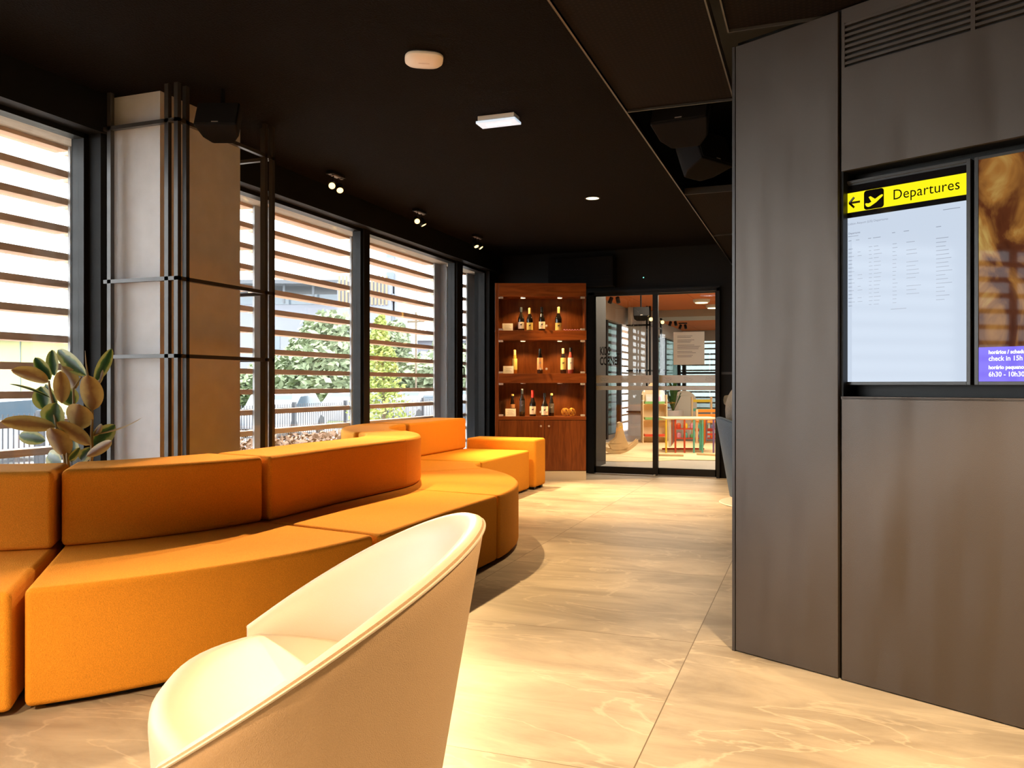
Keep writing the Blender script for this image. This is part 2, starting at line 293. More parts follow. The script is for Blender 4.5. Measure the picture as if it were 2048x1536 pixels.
def build(name, mb, m, parent=None, bevel=0, seg=2, smooth=False, ang=35, loc=None, rotz=0):
    me = bpy.data.meshes.new(name); me.from_pydata(mb.v, [], mb.f); me.update()
    bm = bmesh.new(); bm.from_mesh(me); bmesh.ops.recalc_face_normals(bm, faces=bm.faces); bm.to_mesh(me); bm.free()
    o = bpy.data.objects.new(name, me); COL.objects.link(o)
    for x in (m if isinstance(m, (list, tuple)) else [m]): me.materials.append(x)
    if bevel:
        b = o.modifiers.new('bevel', 'BEVEL'); b.width = bevel; b.segments = seg; b.limit_method = 'ANGLE'; b.angle_limit = rad(ang); b.harden_normals = True
        smooth = True
    if smooth:
        for p in me.polygons: p.use_smooth = True
        if not bevel:
            me.set_sharp_from_angle(angle=rad(ang))
    if loc is not None: o.location = loc
    if rotz: o.rotation_euler = (0, 0, rotz)
    if parent: o.parent = parent
    return o
def tag(o, label, cat, group=None, kind=None):
    o['label'] = label; o['category'] = cat
    if group: o['group'] = group
    if kind: o['kind'] = kind
    return o
def thing(name, loc, label, cat, group=None, rotz=0, kind=None):
    o = bpy.data.objects.new(name, None); COL.objects.link(o); o.location = loc; o.rotation_euler = (0, 0, rotz)
    o.empty_display_size = .1
    return tag(o, label, cat, group, kind)
def struct(name, mb, m, parent=None, **k):
    o = build(name, mb, m, parent, **k)
    if not parent: o['kind'] = 'structure'
    return o
def sthing(name, loc=(0, 0, 0), rotz=0):
    o = bpy.data.objects.new(name, None); COL.objects.link(o); o.location = loc; o.rotation_euler = (0, 0, rotz); o['kind'] = 'structure'; return o
def text(name, body, size, m, mtx, parent=None, sx=1, align='LEFT', extr=.0006, space=1, bold=0):
    cu = bpy.data.curves.new(name, 'FONT'); cu.body = body; cu.size = size; cu.extrude = extr; cu.align_x = align; cu.space_character = space; cu.offset = bold; cu.resolution_u = 3
    t = bpy.data.objects.new(name, cu); COL.objects.link(t); bpy.context.view_layer.update()
    me = bpy.data.meshes.new_from_object(t.evaluated_get(bpy.context.evaluated_depsgraph_get()))
    bpy.data.objects.remove(t); me.transform(Matrix.Diagonal((sx, 1, 1, 1))); me.transform(mtx)
    me.materials.clear(); me.materials.append(m)
    o = bpy.data.objects.new(name, me); COL.objects.link(o)
    if parent: o.parent = parent
    return o
def copy_tree(o, parent=None):
    c = o.copy(); COL.objects.link(c); c.parent = parent
    for ch in list(o.children): copy_tree(ch, c)
    return c
def B(*a): return MB().box(*a)
def spot(loc, aim, power, ang=50, blend=.4, col=WARM, r=.03, parent=None):
    d = bpy.data.lights.new('spot_lamp', 'SPOT'); d.energy = power; d.spot_size = rad(ang); d.spot_blend = blend; d.color = col; d.shadow_soft_size = r
    o = bpy.data.objects.new('spot_lamp', d); COL.objects.link(o); o.location = loc
    o.rotation_euler = Vector(aim).to_track_quat('-Z', 'Y').to_euler()
    if parent:
        bpy.context.view_layer.update(); o.parent = parent; o.matrix_parent_inverse = parent.matrix_world.inverted()
    return o
def area(loc, aim, power, sx, sy, col):
    d = bpy.data.lights.new('area_lamp', 'AREA'); d.energy = power; d.shape = 'RECTANGLE'; d.size = sx; d.size_y = sy; d.color = col
    o = bpy.data.objects.new('area_lamp', d); COL.objects.link(o); o.location = loc
    o.rotation_euler = Vector(aim).to_track_quat('-Z', 'Y').to_euler(); return o

# ------------------------------------------------------------------ room shell
WX = -4.3; CZ = 3.0; YB = 10.85; YF = -4.0; XR = 5.0
struct('floor', B(WX-.02, XR, YF, 28.2, -.12, 0), M['floor'])
struct('floor_kids_room', B(WX+.04, 3.5, YB+.08, 28.0, 0, .006), M['kfloor'])
struct('ceiling', B(WX, XR, YF, YB, CZ+.35, CZ+.45), M['black'])
struct('ceiling_tiles', B(WX, -.99, YF, YB, CZ, CZ+.05), M['ceil'])
struct('ceiling_step', B(-1.0, -.985, YF, YB, 2.74, CZ+.35), M['black'])
struct('wall_front', B(WX-.1, XR, YF-.1, YF, 0, 3.4), M['blackwall'])
struct('wall_right', B(XR, XR+.1, YF, YB, 0, 3.4), M['blackwall'])
# back wall around the sliding door
DX0, DX1, DZ = -2.88, -1.15, 2.45
bw = MB(); bw.box(WX, DX0, YB, YB+.12, 0, 3.4); bw.box(DX1, XR, YB, YB+.12, 0, 3.4); bw.box(DX0, DX1, YB, YB+.12, DZ, 3.4)
struct('wall_back', bw, M['blackwall'])
t1 = MB()
for z in (2.36, 1.335, .36): t1.box(WX+.03, -3.2, YB-.035, YB-.015, z, z+.03)
struct('trim_1', t1, M['cage'])
t1 = MB(); t1.box(DX1+.02, .5, YB-.02, YB, 1.33, 1.36); struct('trim_2', t1, M['cage'])
# mesh ceiling panels (lowered) with metal edges
MZ = 2.73
def mesh_tile(x0, x1, y0, y1):
    r = struct('ceiling_mesh_panel', B(x0, x1, y0, y1, MZ, MZ+.02), M['mesh'])
    f = MB(); e = .007
    for a in ((x0-e, x0, y0-e, y1+e), (x1, x1+e, y0-e, y1+e), (x0, x1, y0-e, y0), (x0, x1, y1, y1+e)): f.box(a[0], a[1], a[2], a[3], MZ-.012, MZ+.04)
    build('edge_frame', f, M['cage'], r)
mesh_tile(-.985, -.414, .6, 4.54); mesh_tile(-.985, -.414, 6.68, 8.6); mesh_tile(-.985, -.414, 8.64, 10.8)
mesh_tile(-.35, .9, -1.0, 2.2); mesh_tile(-.35, .6, 2.24, 3.66); mesh_tile(-.985, -.414, -3.9, .56)
struct('trim_3', MB().box(-.994, -.985, YF, 10.8, MZ-.014, MZ+.03), M['cage'])

# screen wall: origin at its left end, local x along the wall, local -y towards the room
WO = (-.338, 3.83, 0); WR = math.atan2(-.4606, .8876)
wall = sthing('wall_screens', WO, WR)
lp = build('wall_panel', B(0, .478, 0, .02, .004, 2.72), M['metalpanel'], wall, bevel=.003)
sp = MB(); sp.box(.492, 1.9, 0, .02, .004, 1.151); build('wall_panel', sp, M['metalpanel'], wall, bevel=.003)
# upper panel with louvre slots
up = MB()
vx = ((.505, .975), (.990, 1.46)); z0v, nv, pv = 2.482, 8, .0225
up.box(.492, 1.9, 0, .02, 2.065, z0v); up.box(.492, 1.9, 0, .02, z0v+nv*pv, 2.72)
up.box(.492, vx[0][0], 0, .02, z0v, z0v+nv*pv); up.box(vx[0][1], vx[1][0], 0, .02, z0v, z0v+nv*pv); up.box(vx[1][1], 1.9, 0, .02, z0v, z0v+nv*pv)
build('wall_panel', up, M['metalpanel'], wall)
lv = MB()
for a, b in vx:
    for k in range(nv): lv.box(a, b, .002, .02, z0v+k*pv+.012, z0v+k*pv+pv)
build('vent_louvre', lv, M['metalpanel'], wall)
build('wall_core', MB().box(.0, 1.9, .13, .2, 0, 2.74).box(.004, .03, .02, .13, 0, 2.74).box(0, 1.9, .02, .13, 2.07, 2.74).box(0, 1.9, .02, .13, 0, 1.15).box(.03, .49, .02, .13, 1.15, 2.07), M['black'], wall)
build('edge_trim', B(-.016, -.002, -.002, .2, 0, 2.72), M['cage'], wall)
# ledge of the screen recess
build('recess_sill', B(.49, 1.9, .0, .13, 1.14, 1.151), M['metalpanel'], wall)

# ------------------------------------------------------------------ window wall (left)
struct('wall_left', MB().box(WX-.12, WX+.16, YF, YB, 2.76, 3.4).box(WX-.1, WX+.14, 3.92, 4.28, 0, 3.0)
       .box(WX-.12, WX+.1, 10.52, YB, 0, 3.4).box(WX-.1, WX+.04, YF, YB, 0, .06), M['blackwall'])
bays = [(-3.9, -1.2), (-1.1, 1.5), (1.6, 3.92), (4.28, 4.9), (5.0, 7.236), (7.35, 9.52), (9.70, 10.52)]
for i, (a, b) in enumerate(bays):
    wn = sthing('window_%d' % (i+1))
    fr = MB(); t = .035
    fr.box(WX-.05, WX+.04, a, a+t, .06, 2.76).box(WX-.05, WX+.04, b-t, b, .06, 2.76).box(WX-.05, WX+.04, a, b, 2.73, 2.76).box(WX-.05, WX+.04, a, b, .06, .12)
    build('window_frame', fr, M['black'], wn)
    build('pane', B(WX-.006, WX+.002, a+t, b-t, .12, 2.73), M['glass'], wn)
mu = MB()
for a, b in ((-4, -3.9), (-1.2, -1.1), (1.5, 1.6), (4.9, 5.0), (7.236, 7.35), (9.52, 9.70)): mu.box(WX-.06, WX+.06, a, b, 0, 2.76)
struct('trim_4', mu, M['black'])
hd = thing('window_handle', (WX+.06, 9.62, 1.32), 'black angled handle on the window mullion near the bookcase', 'handle')
build('handle_lever', MB().tube([(0, 0, .1), (.05, 0, .1), (.05, 0, .1), (.055, .0, -.02)], .009), M['black'], hd)
build('handle_plate', B(0, .012, -.018, .018, .04, .16), M['black'], hd)
struct('trim_5', B(WX-.36, WX-.12, YF, YB+9, 2.775, 2.80), M['soffit'])
# exterior louvre screens, one per span between posts
posts = [(-2.2, -2.1), (.9, 1.0), (4.11, 4.21), (6.02, 6.15), (7.63, 7.82), (9.67, 9.87), (10.04, 10.25), (10.73, 11.18)]
spans = [(-3.9, -2.2), (-2.1, .9), (1.0, 4.11), (4.21, 6.02), (6.15, 7.63), (7.82, 9.67), (9.87, 10.04), (10.25, 10.73)]
sl = ['far left of the room behind the camera', 'left of the near window', 'outside the near window beside the potted plant', 'outside the window behind the pale column',
      'outside the window left of the middle mullion', 'outside the window right of the middle mullion', 'narrow run between the paired posts', 'short run beside the bookcase corner']
def louvre(label, posts_, boxes):
    t = thing('louvre_screen', (WX-.4, boxes[0][2], 0), label, 'louvre', 'timber louvre screens outside the windows'); o = (WX-.4, boxes[0][2])
    for a in boxes: build('slat', B(a[0]-o[0], a[1]-o[0], a[2]-o[1], a[3]-o[1], a[4], a[5]), M['slat'], t)
    for a, b in posts_: build('post', MB().box(.055, .075, a-o[1], b-o[1], -.4, 2.82).box(.055, .15, b-.014-o[1], b-o[1], -.4, 2.82), M['steelpost'], t)
for (a, b), nm, p_ in zip(spans, sl, ([posts[0]], [posts[1]], [posts[2]], [posts[3]], [posts[4]], [posts[5]], [posts[6]], [posts[7]])):
    louvre('brown timber louvre screen with grey post, ' + nm, p_, [(WX-.48, WX-.35, a-.02, b+.02, 2.75-.182*k, 2.795-.182*k) for k in range(15)])
struct('trim_6', B(WX-.38, WX-.34, YF, 11.2, 2.80, 2.86), M['steelpost'])

# column and its steel cage
struct('wall_column', B(WX+.15, -3.77, 4.0, 4.75, 0, CZ), M['plaster'])
cg = thing('column_cage', (-3.572, 3.93, 0), 'dark square steel tube cage standing around the pale column', 'cage')
q = .0145; qr = .0115
def bar(x0, y0, z0, x1, y1, z1, nm):
    build(nm, B(min(x0, x1)-q+3.572, max(x0, x1)+q+3.572, min(y0, y1)-q-3.93, max(y0, y1)+q-3.93, z0 if z0 != z1 else z0-qr, z1 if z0 != z1 else z1+qr), M['cage'], cg)
XC, Y0, Y1 = -3.572, 3.93, 4.84
for x, y in ((XC, Y0), (XC-.072, Y0), (XC, Y0+.07), (XC, Y1), (XC, Y1-.08), (XC-.072, Y1), (-4.09, Y0), (-4.09, Y1)): bar(x, y, 0, x, y, CZ, 'upright')
for z in (2.78, 1.835, 1.371, .43):
    bar(-4.12, Y0, z, XC, Y0, z, 'rail'); bar(XC, Y0, z, XC, Y1, z, 'rail'); bar(-4.12, Y1, z, XC, Y1, z, 'rail')

# ------------------------------------------------------------------ orange modular sofas
def arc3(p, q_, r, n):
    ax, ay = p; bx, by = q_; cx, cy = r; d = 2*(ax*(by-cy)+bx*(cy-ay)+cx*(ay-by))
    ux = ((ax*ax+ay*ay)*(by-cy)+(bx*bx+by*by)*(cy-ay)+(cx*cx+cy*cy)*(ay-by))/d
    uy = ((ax*ax+ay*ay)*(cx-bx)+(bx*bx+by*by)*(ax-cx)+(cx*cx+cy*cy)*(bx-ax))/d
    R = math.hypot(ax-ux, ay-uy); a0 = math.atan2(ay-uy, ax-ux); a1 = math.atan2(cy-uy, cx-ux)
    while a1-a0 > PI: a1 -= 2*PI
    while a1-a0 < -PI: a1 += 2*PI
    return [(ux+R*math.cos(a0+(a1-a0)*i/n), uy+R*math.sin(a0+(a1-a0)*i/n)) for i in range(n+1)]
def carc(c, R, a0, a1, n): return [(c[0]+R*math.cos(rad(a0+(a1-a0)*i/n)), c[1]+R*math.sin(rad(a0+(a1-a0)*i/n))) for i in range(n+1)]
SH = .455; BH = .81; BT = .44
def puff(o, amp, seed):
    t = bpy.data.textures.new('cloth', 'CLOUDS'); t.noise_scale = .16
def sofa(front, back, label, rear=None, backlab=None, gap=.006):
    cx = sum(p[0] for p in front+back)/len(front+back); cy = sum(p[1] for p in front+back)/len(front+back)
    th = thing('sofa_module', (cx, cy, 0), label, 'sofa', 'orange sofa modules of the winding bench')
    n = len(front)
    if rear is None:
        rear = []
        for i in range(n):
            f_, b_ = Vector(front[i]), Vector(back[i]); d = (b_-f_).normalized(); rear.append(tuple(b_+d*BT))
    L = lambda P: [(x-cx, y-cy) for x, y in P]
    seat = MB().prism(L(front+rear[::-1]), .02, SH)
    build('seat_base', seat, M['orange'], th, bevel=.024, seg=3)
    bk = MB().prism(L(back+rear[::-1]), SH+.001, BH)
    build('backrest', bk, M['orange'], th, bevel=.026, seg=3)
    # thin feet plinth
    P = front+rear[::-1]
    ft = MB().prism([(p[0]*.9, p[1]*.9) for p in L(P)], 0, .02); build('plinth', ft, M['black'], th)
    # stitched seams following the top edge of the seat front
    sm = MB().tube([(x-cx, y-cy, SH-.021) for x, y in [(f[0]*1.0, f[1]) for f in front]][1:-1], .0022, 5) if n > 4 else None
    return th
N_ = 14
A_f = arc3((-2.70, 2.20), (-2.235, 2.90), (-2.055, 3.605), N_); A_b = arc3((-3.235, 2.825), (-2.985, 3.20), (-2.815, 3.745), N_)
sofa(A_f, A_b, 'large curved orange sofa module in the foreground behind the cream armchair')
# module left of it, running out of the frame
cB = (-4.22, 3.97)
Bf = carc(cB, 2.36, -86, -50.2, N_); Bb = carc(cB, 1.55, -86, -50.2, N_)
sofa(Bf, Bb, 'curved orange sofa module at the left edge, in front of the potted plant')
C_f = [(-2.03, 3.622), (-2.03, 4.4), (-2.005, 5.17)]; C_b = [(-2.785, 3.757), (-2.79, 4.5), (-2.755, 5.30)]
sofa(C_f, C_b, 'straight orange sofa module in the middle with a creased yellow-lit seat')
c1 = (-4.14, 5.2)
D_f = carc(c1, 2.14, -.4, 50, 18); D_b = carc(c1, 1.385, 3.2, 50, 18)
sofa(D_f, D_b, 'round bulging orange sofa module at the turn of the bench')
c2 = (-2.325, 7.385)
E_f = carc(c2, .70, 230.6, 182, 14); E_b = carc(c2, 1.49, 230.6, 182, 14)
sofa(E_f, E_b, 'inward curving orange sofa module next to the window mullion')
F_f = [(-3.035, 7.40), (-3.04, 8.84)]; F_b = [(-3.82, 7.41), (-3.82, 8.84)]
sofa(F_f, F_b, 'straight orange sofa module farthest back, beside the low end block', rear=[(-4.235, 7.41), (-4.235, 8.84)])
eb = thing('sofa_end_block', (-3.4, 9.07, 0), 'low orange arm block closing the bench in front of the bookcase', 'sofa')
build('block_body', B(-.44, .42, -.19, .18, .03, .575), M['orange'], eb, bevel=.03, seg=4)
for x, y in ((-.38, -.13), (.36, -.13), (-.38, .12), (.36, .12)): build('foot', B(x-.03, x+.03, y-.03, y+.03, 0, .03), M['black'], eb)

# ------------------------------------------------------------------ tub chairs
def tub(loc, ang, name, label, m_in, m_out, m_seat, group=None):
    th = thing(name, loc, label, 'armchair', group, rotz=ang)
    R0, TA = .462, .173
    Ro = lambda z: R0+TA*(z-.47)
    rim = lambda ph: .578+.6475*R0*math.cos(ph)-.0117*R0*R0*math.cos(ph)**2
    A0 = rad(104); n = 64
    # shell: outer rows, rim, inner rows
    rows = 12; vs = []; fs = []; W_ = []
    for i in range(n+1):
        ph = -A0+2*A0*i/n; zr = rim(ph); c, s = math.cos(ph), math.sin(ph)
        col = []
        for k in range(rows): z = .07+(zr-.012-.07)*k/(rows-1); col.append((Ro(z)*c, Ro(z)*s, z))
        th_ = .05
        col.append(((Ro(zr)-.006)*c, (Ro(zr)-.006)*s, zr-.002)); col.append(((Ro(zr)-.022)*c, (Ro(zr)-.022)*s, zr+.002)); col.append(((Ro(zr)-.042)*c, (Ro(zr)-.042)*s, zr-.006))
        zs = .40
        for k in range(1, 9):
            f = k/8; z = (zr-.006)+(zs-(zr-.006))*f
            hfrac = (zr-zs)/.48
            rr = (Ro(zr)-.042)+((.395)-(Ro(zr)-.042))*(f**.8) - .035*math.sin(PI*f)*hfrac
            col.append((rr*c, rr*s, z))
        m_ = len(col); vs += col
    for i in range(n):
        for k in range(m_-1): fs.append((i*m_+k, (i+1)*m_+k, (i+1)*m_+k+1, i*m_+k+1))
    fs.append(tuple(range(m_))); fs.append(tuple(reversed(range(n*m_, (n+1)*m_))))
    sh = MB().add(vs, fs)
    o = build('shell', sh, [m_in, m_out], th, smooth=True, ang=50)
    for p in o.data.polygons:
        c_ = p.center; rr = math.hypot(c_.x, c_.y)
        p.material_index = 1 if (rr > Ro(c_.z)-.008 and p.index < n*(m_-1) and (p.index % (m_-1)) < rows) else 0
    # piping along the outer rim edge
    pts = [((Ro(rim(p_))-.001)*math.cos(p_), (Ro(rim(p_))-.001)*math.sin(p_), rim(p_)-.010) for p_ in [-A0+2*A0*i/n for i in range(n+1)]]
    build('piping', MB().tube(pts, .0035, 6), m_in, th, smooth=True)
    # seat cushion: D shape with a shallow curved front
    def outline(r, fr, sc=1):
        P = [(r*math.cos(a), r*math.sin(a)) for a in [rad(-100+200*i/28) for i in range(29)]]
        w_ = r*math.sin(rad(100)); b0 = r*math.cos(rad(100))
        for i in range(1, 16):
            s_ = 1-2*i/16; P.append((b0+(fr-b0)*(1-abs(s_)**2.4), w_*s_))
        return P
    lv_ = [(.43, -.17, .10), (.45, -.21, .30), (.452, -.225, .47), (.449, -.222, .495), (.437, -.210, .510), (.40, -.18, .514), (.30, -.13, .512), (.12, -.05, .505)]
    vs = []; fs = []; nn = None
    for j, (r_, fr_, z_) in enumerate(lv_):
        r_ = r_ - (.045 if j < 8 else 0) if j < 5 else r_-.045*(r_/.4)
        P = outline(r_, fr_); nn = len(P)
        for x, y in P:
            zz = z_ - (max(0, (x+.2))*.10 if z_ > .46 else 0)
            vs.append((x, y, zz))
    for j in range(len(lv_)-1):
        for i in range(nn): fs.append((j*nn+i, j*nn+(i+1) % nn, (j+1)*nn+(i+1) % nn, (j+1)*nn+i))
    fs.append(tuple(range(nn))); fs.append(tuple(range((len(lv_)-1)*nn, len(lv_)*nn)))
    build('seat', MB().add(vs, fs), m_seat, th, smooth=True, ang=60)
    build('swivel_base', MB().lathe([(.0, 0), (.49, 0), (.50, .006), (.49, .014), (.08, .03), (.045, .04), (.045, .11), (0, .11)], 48), M['chrome'], th, smooth=True)
    return th
tub((-1.234, 1.628, 0), rad(27.8), 'tub_armchair', 'large cream leather tub armchair with tan outside in the foreground', M['cream'], M['tan'], M['cream'])
tub((-.43, 8.69, 0), rad(203), 'tub_armchair', 'blue-grey tub armchair on a round steel base behind the screen wall', M['bluefab'], M['bluefab'], M['bluefab'])

# ------------------------------------------------------------------ display bookcase
BKA = YAW; bt = 10.34
bo = Vector((FX*bt + RX*(-.213), FY*bt + RY*(-.213), 0))
bk = thing('display_cabinet', bo, 'tall red-brown wooden wine display cabinet with glass doors', 'cabinet', rotz=BKA)
BW, BD = 1.142, .36
build('side_panel', B(0, .047, 0, BD, .116, 2.472), M['walnut'], bk, bevel=.002)
build('side_panel', B(BW-.022, BW, .01, BD, .116, 2.472), M['walnut'], bk, bevel=.002)
build('back_panel', B(.047, BW-.022, BD-.018, BD, .116, 2.46), M['walnut'], bk)
build('top_panel', B(.047, BW, 0, BD-.018, 2.303, 2.470), M['walnut_h'], bk, bevel=.002)
for a, b in ((1.758, 1.877), (1.219, 1.338)): build('shelf', B(.047, BW+.004, -.004, BD-.018, a, b), M['walnut_h'], bk, bevel=.002)
build('counter', B(.047, BW, -.004, BD-.018, .755, .799), M['walnut_h'], bk, bevel=.002)
build('carcass', B(.047, BW-.022, .022, BD-.018, .116, .755), M['walnut'], bk)
for x0, x1, hx in ((.05, .621, .575), (.625, 1.138, .675)):
    d = build('door', B(x0, x1, -.002, .02, .12, .75), M['walnut'], bk, bevel=.001)
    build('door_knob', MB().lathe([(.0, 0), (.006, 0), (.006, .012), (.013, .016), (.013, .026), (.0, .028)], 16, mtx=Matrix.Rotation(PI/2, 4, 'X'), c=(hx, -.002, .68)), M['clip'], d, smooth=True)
build('plinth', B(0, BW, .004, BD, 0, .114), M['plinth'], bk)
for zb, zt in ((1.879, 2.301), (1.340, 1.756), (.801, 1.217)):
    for x0, x1, kx, cxx in ((.052, .606, .572, .075), (.610, 1.118, .645, 1.10)):
        g = build('glass_door', B(x0, x1, .004, .010, zb, zt), M['cabglass'], bk)
        for z in (zb+.012, zt-.012): build('hinge_clip', B(cxx-.028, cxx+.028, -.004, .014, z-.012, z+.012), M['clip'], g, bevel=.002)
        build('glass_knob', MB().lathe([(0, 0), (.006, 0), (.006, .014), (.015, .018), (.015, .034), (.008, .036), (0, .036)], 6, mtx=Matrix.Rotation(PI/2, 4, 'X'), c=(kx, .004, zb+.055)), M['clip'], g)
cabl = []
for zt in (2.303, 1.758, 1.219):
    for x in (.352, .816):
        d = build('puck_light', MB().lathe([(0, -.012), (.030, -.012), (.034, -.008), (.034, 0), (0, 0)], 20, c=(x, .075, zt)), M['clip'], bk, smooth=True)
        if zt != 1.219: build('lamp_disc', MB().lathe([(0, -.014), (.028, -.014), (.028, -.012), (0, -.012)], 20, c=(x, .075, zt)), M['lampcab'], d)
        wp = bo + Matrix.Rotation(BKA, 3, 'Z') @ Vector((x, .055, zt-.02))
        spot(wp, (0, .12, -1), 9, 125, .5, (1, .62, .24), .02)
# bottles (template per kind, profile radius/height)
def bottle(x, y, z, h, r, mb_, cap, capl, lab, l0, l1, label, shoulder=.62, neck=.0145, mark=None):
    p = bo + Matrix.Rotation(BKA, 3, 'Z') @ Vector((x, y, z))
    t = thing('wine_bottle', p, label, 'bottle', 'wine bottles in the display cabinet', rotz=BKA)
    pr = [(0, 0), (r*.9, 0), (r, .006), (r, h*(shoulder-.14)), (r*.93, h*(shoulder-.06)), (r*.7, h*shoulder), (neck*1.5, h*(shoulder+.09)), (neck, h*(shoulder+.15)), (neck, h*.995), (0, h)]
    build('body', MB().lathe(pr, 20), mb_, t, smooth=True, ang=60)
    if capl: build('capsule', MB().lathe([(0, h-capl), (neck+.0025, h-capl), (neck+.0025, h), (neck*.9, h+.003), (0, h+.003)], 16), cap, t, smooth=True)
    # wrap label as partial cylinder
    vs, fs = [], []; n = 12
    for i in range(n+1):
        a = rad(-90-72+144*i/n)
        for zz in (l0, l1): vs.append(((r+.0008)*math.cos(a), (r+.0008)*math.sin(a), zz))
    for i in range(n): fs.append((2*i, 2*i+2, 2*i+3, 2*i+1))
    lb = build('bottle_label', MB().add(vs, fs), lab, t, smooth=True)
    if mark:
        q_ = MB(); zc = (l0+l1)/2+.01; 
        q_.box(-.012, .008, -r-.0018, -r-.001, zc-.006, zc+.006).box(.006, .013, -r-.0018, -r-.001, zc+.002, zc+.012).box(-.011, -.008, -r-.0018, -r-.001, zc-.016, zc-.004).box(.004, .007, -r-.0018, -r-.001, zc-.016, zc-.004)
        build('label_emblem', q_, M['ink'] if mark == 'k' else M['bwhite'], lb)
    return t
bu = lambda u: (u-990)/159.6*1.012
Z1, Z2, Z3 = 1.877, 1.338, .799
bottle(bu(1042), .14, Z1, .30, .041, M['bottle'], M['capk'], .06, M['lab'], .03, .115, 'dark wine bottle with black neck and pink-white label, top shelf left', mark='k')
bottle(bu(1059), .11, Z1, .29, .041, M['bottle'], M['capg'], .085, M['laby'], .012, .105, 'dark wine bottle with long gold neck foil, second from left on top shelf', mark='k')
bottle(bu(1083.5), .15, Z1, .305, .041, M['bottle'], M['capk'], .06, M['lab'], .03, .12, 'green-black wine bottle with white label behind the top knobs', mark='k')
bottle(bu(1116.3), .10, Z1, .30, .043, M['bottle'], M['capg'], .09, M['laby'], .008, .10, 'dark wine bottle with gold neck foil at the right of the top shelf', mark='k')
bottle(bu(1029), .16, Z2, .30, .033, M['goldglass'], M['capg'], .075, M['laby'], .05, .19, 'golden wine bottle with tall yellow label behind the middle card', .66)
bottle(bu(1079.4), .11, Z2, .315, .037, M['bottle'], M['capk'], .07, M['labo'], .05, .20, 'wine bottle with tall orange and yellow label, centre of middle shelf', .68, mark='w')
bottle(bu(1126), .12, Z2, .315, .037, M['bottle'], M['capg'], .07, M['laby'], .05, .20, 'dark bottle with two-tone yellow label, left of the rose bottle', .68, mark='k')
bottle(bu(1140.7), .10, Z2, .325, .038, M['rose'], M['capk'], .05, M['lab'], .05, .20, 'rose wine bottle with pale label at the right of the middle shelf', .68, mark='w')
bottle(bu(1024.7), .20, Z3, .275, .033, M['bottle'], M['capg'], .018, M['labo'], .10, .15, 'small dark bottle with pale stopper behind the bottom card', .62)
bottle(bu(1043.8), .08, Z3, .34, .036, M['bottle'], M['capk'], .06, M['labd'], .06, .20, 'tall black bottle with charcoal label on the bottom shelf', .70, mark='w')
bottle(bu(1065), .12, Z3, .325, .042, M['bottle'], M['capr'], .09, M['lab'], .025, .125, 'wine bottle with bright red neck foil and animal label', .58, mark='k')
bottle(bu(1088.7), .10, Z3, .29, .044, M['bottle'], M['capk'], .05, M['lab'], .015, .125, 'dark wine bottle with white animal label right of the red-necked one', .56, mark='k')
bottle(bu(1103), .18, Z3, .285, .034, M['bottle'], M['capg'], .022, M['labd'], .04, .16, 'slim dark bottle with gold stopper right on the bottom shelf', .64, mark='w')
for (u, z, y, lb) in ((1015, Z1, .07, 'top'), (1016.5, Z2, .07, 'middle'), (1021, Z3, .07, 'bottom')):
    p = bo + Matrix.Rotation(BKA, 3, 'Z') @ Vector((bu(u), y, z))
    t = thing('price_card', p, 'small cream folded card at the left of the %s shelf' % lb, 'card', 'cream cards in the display cabinet', rotz=BKA+.04)
    c_ = MB().box(-.066, .066, -.0008, .0008, 0, .098, Matrix.Rotation(-.25, 4, 'X')); build('card_front', c_, M['paper'], t)
    l = MB()
    for k in range(5): l.box(-.045+.01*(k % 2), .045-.012*(k % 3), -.0016, -.0009, .02+.014*k, .0225+.014*k, Matrix.Rotation(-.25, 4, 'X'))
    build('card_lines', l, M['batten'], t)
    build('card_back', MB().box(-.066, .066, 0, .0016, 0, .098, Matrix.Translation((0, .052, 0)) @ Matrix.Rotation(.25, 4, 'X')), M['paper'], t)
for i, (u, nm) in enumerate(((1130, 'left'), (1143, 'right'))):
    p = bo + Matrix.Rotation(BKA, 3, 'Z') @ Vector((bu(u), .12, Z3+.052))
    g = MB()
    for k in range(11):
        a0 = PI*k/11; m_ = Matrix.Rotation(a0, 3, 'Z') @ Matrix.Rotation(.5*math.sin(k*1.7), 3, 'X')
        g.tube([m_ @ Vector((.050*math.cos(a), 0, .050*math.sin(a))) for a in [2*PI*j/18 for j in range(19)]], .0028, 5)
    tag(build('wire_ball', g, M['goldglass'], smooth=True, loc=p), 'gold wire ball on the bottom shelf, %s of the pair' % nm, 'ornament', 'gold wire balls')
p = bo + Matrix.Rotation(BKA, 3, 'Z') @ Vector((bu(1126), .05, Z1+.006))
pts = []
for k in range(61):
    s_ = k/60; pts.append((s_*.215, .006*math.cos(s_*40), .004+.022*s_*0+.006*math.sin(s_*40)))
tag(build('twisted_cord', MB().tube(pts, .003, 5), M['cpnk'], smooth=True, loc=p, rotz=BKA), 'thin red and white twisted cord lying right on the top shelf', 'cord')

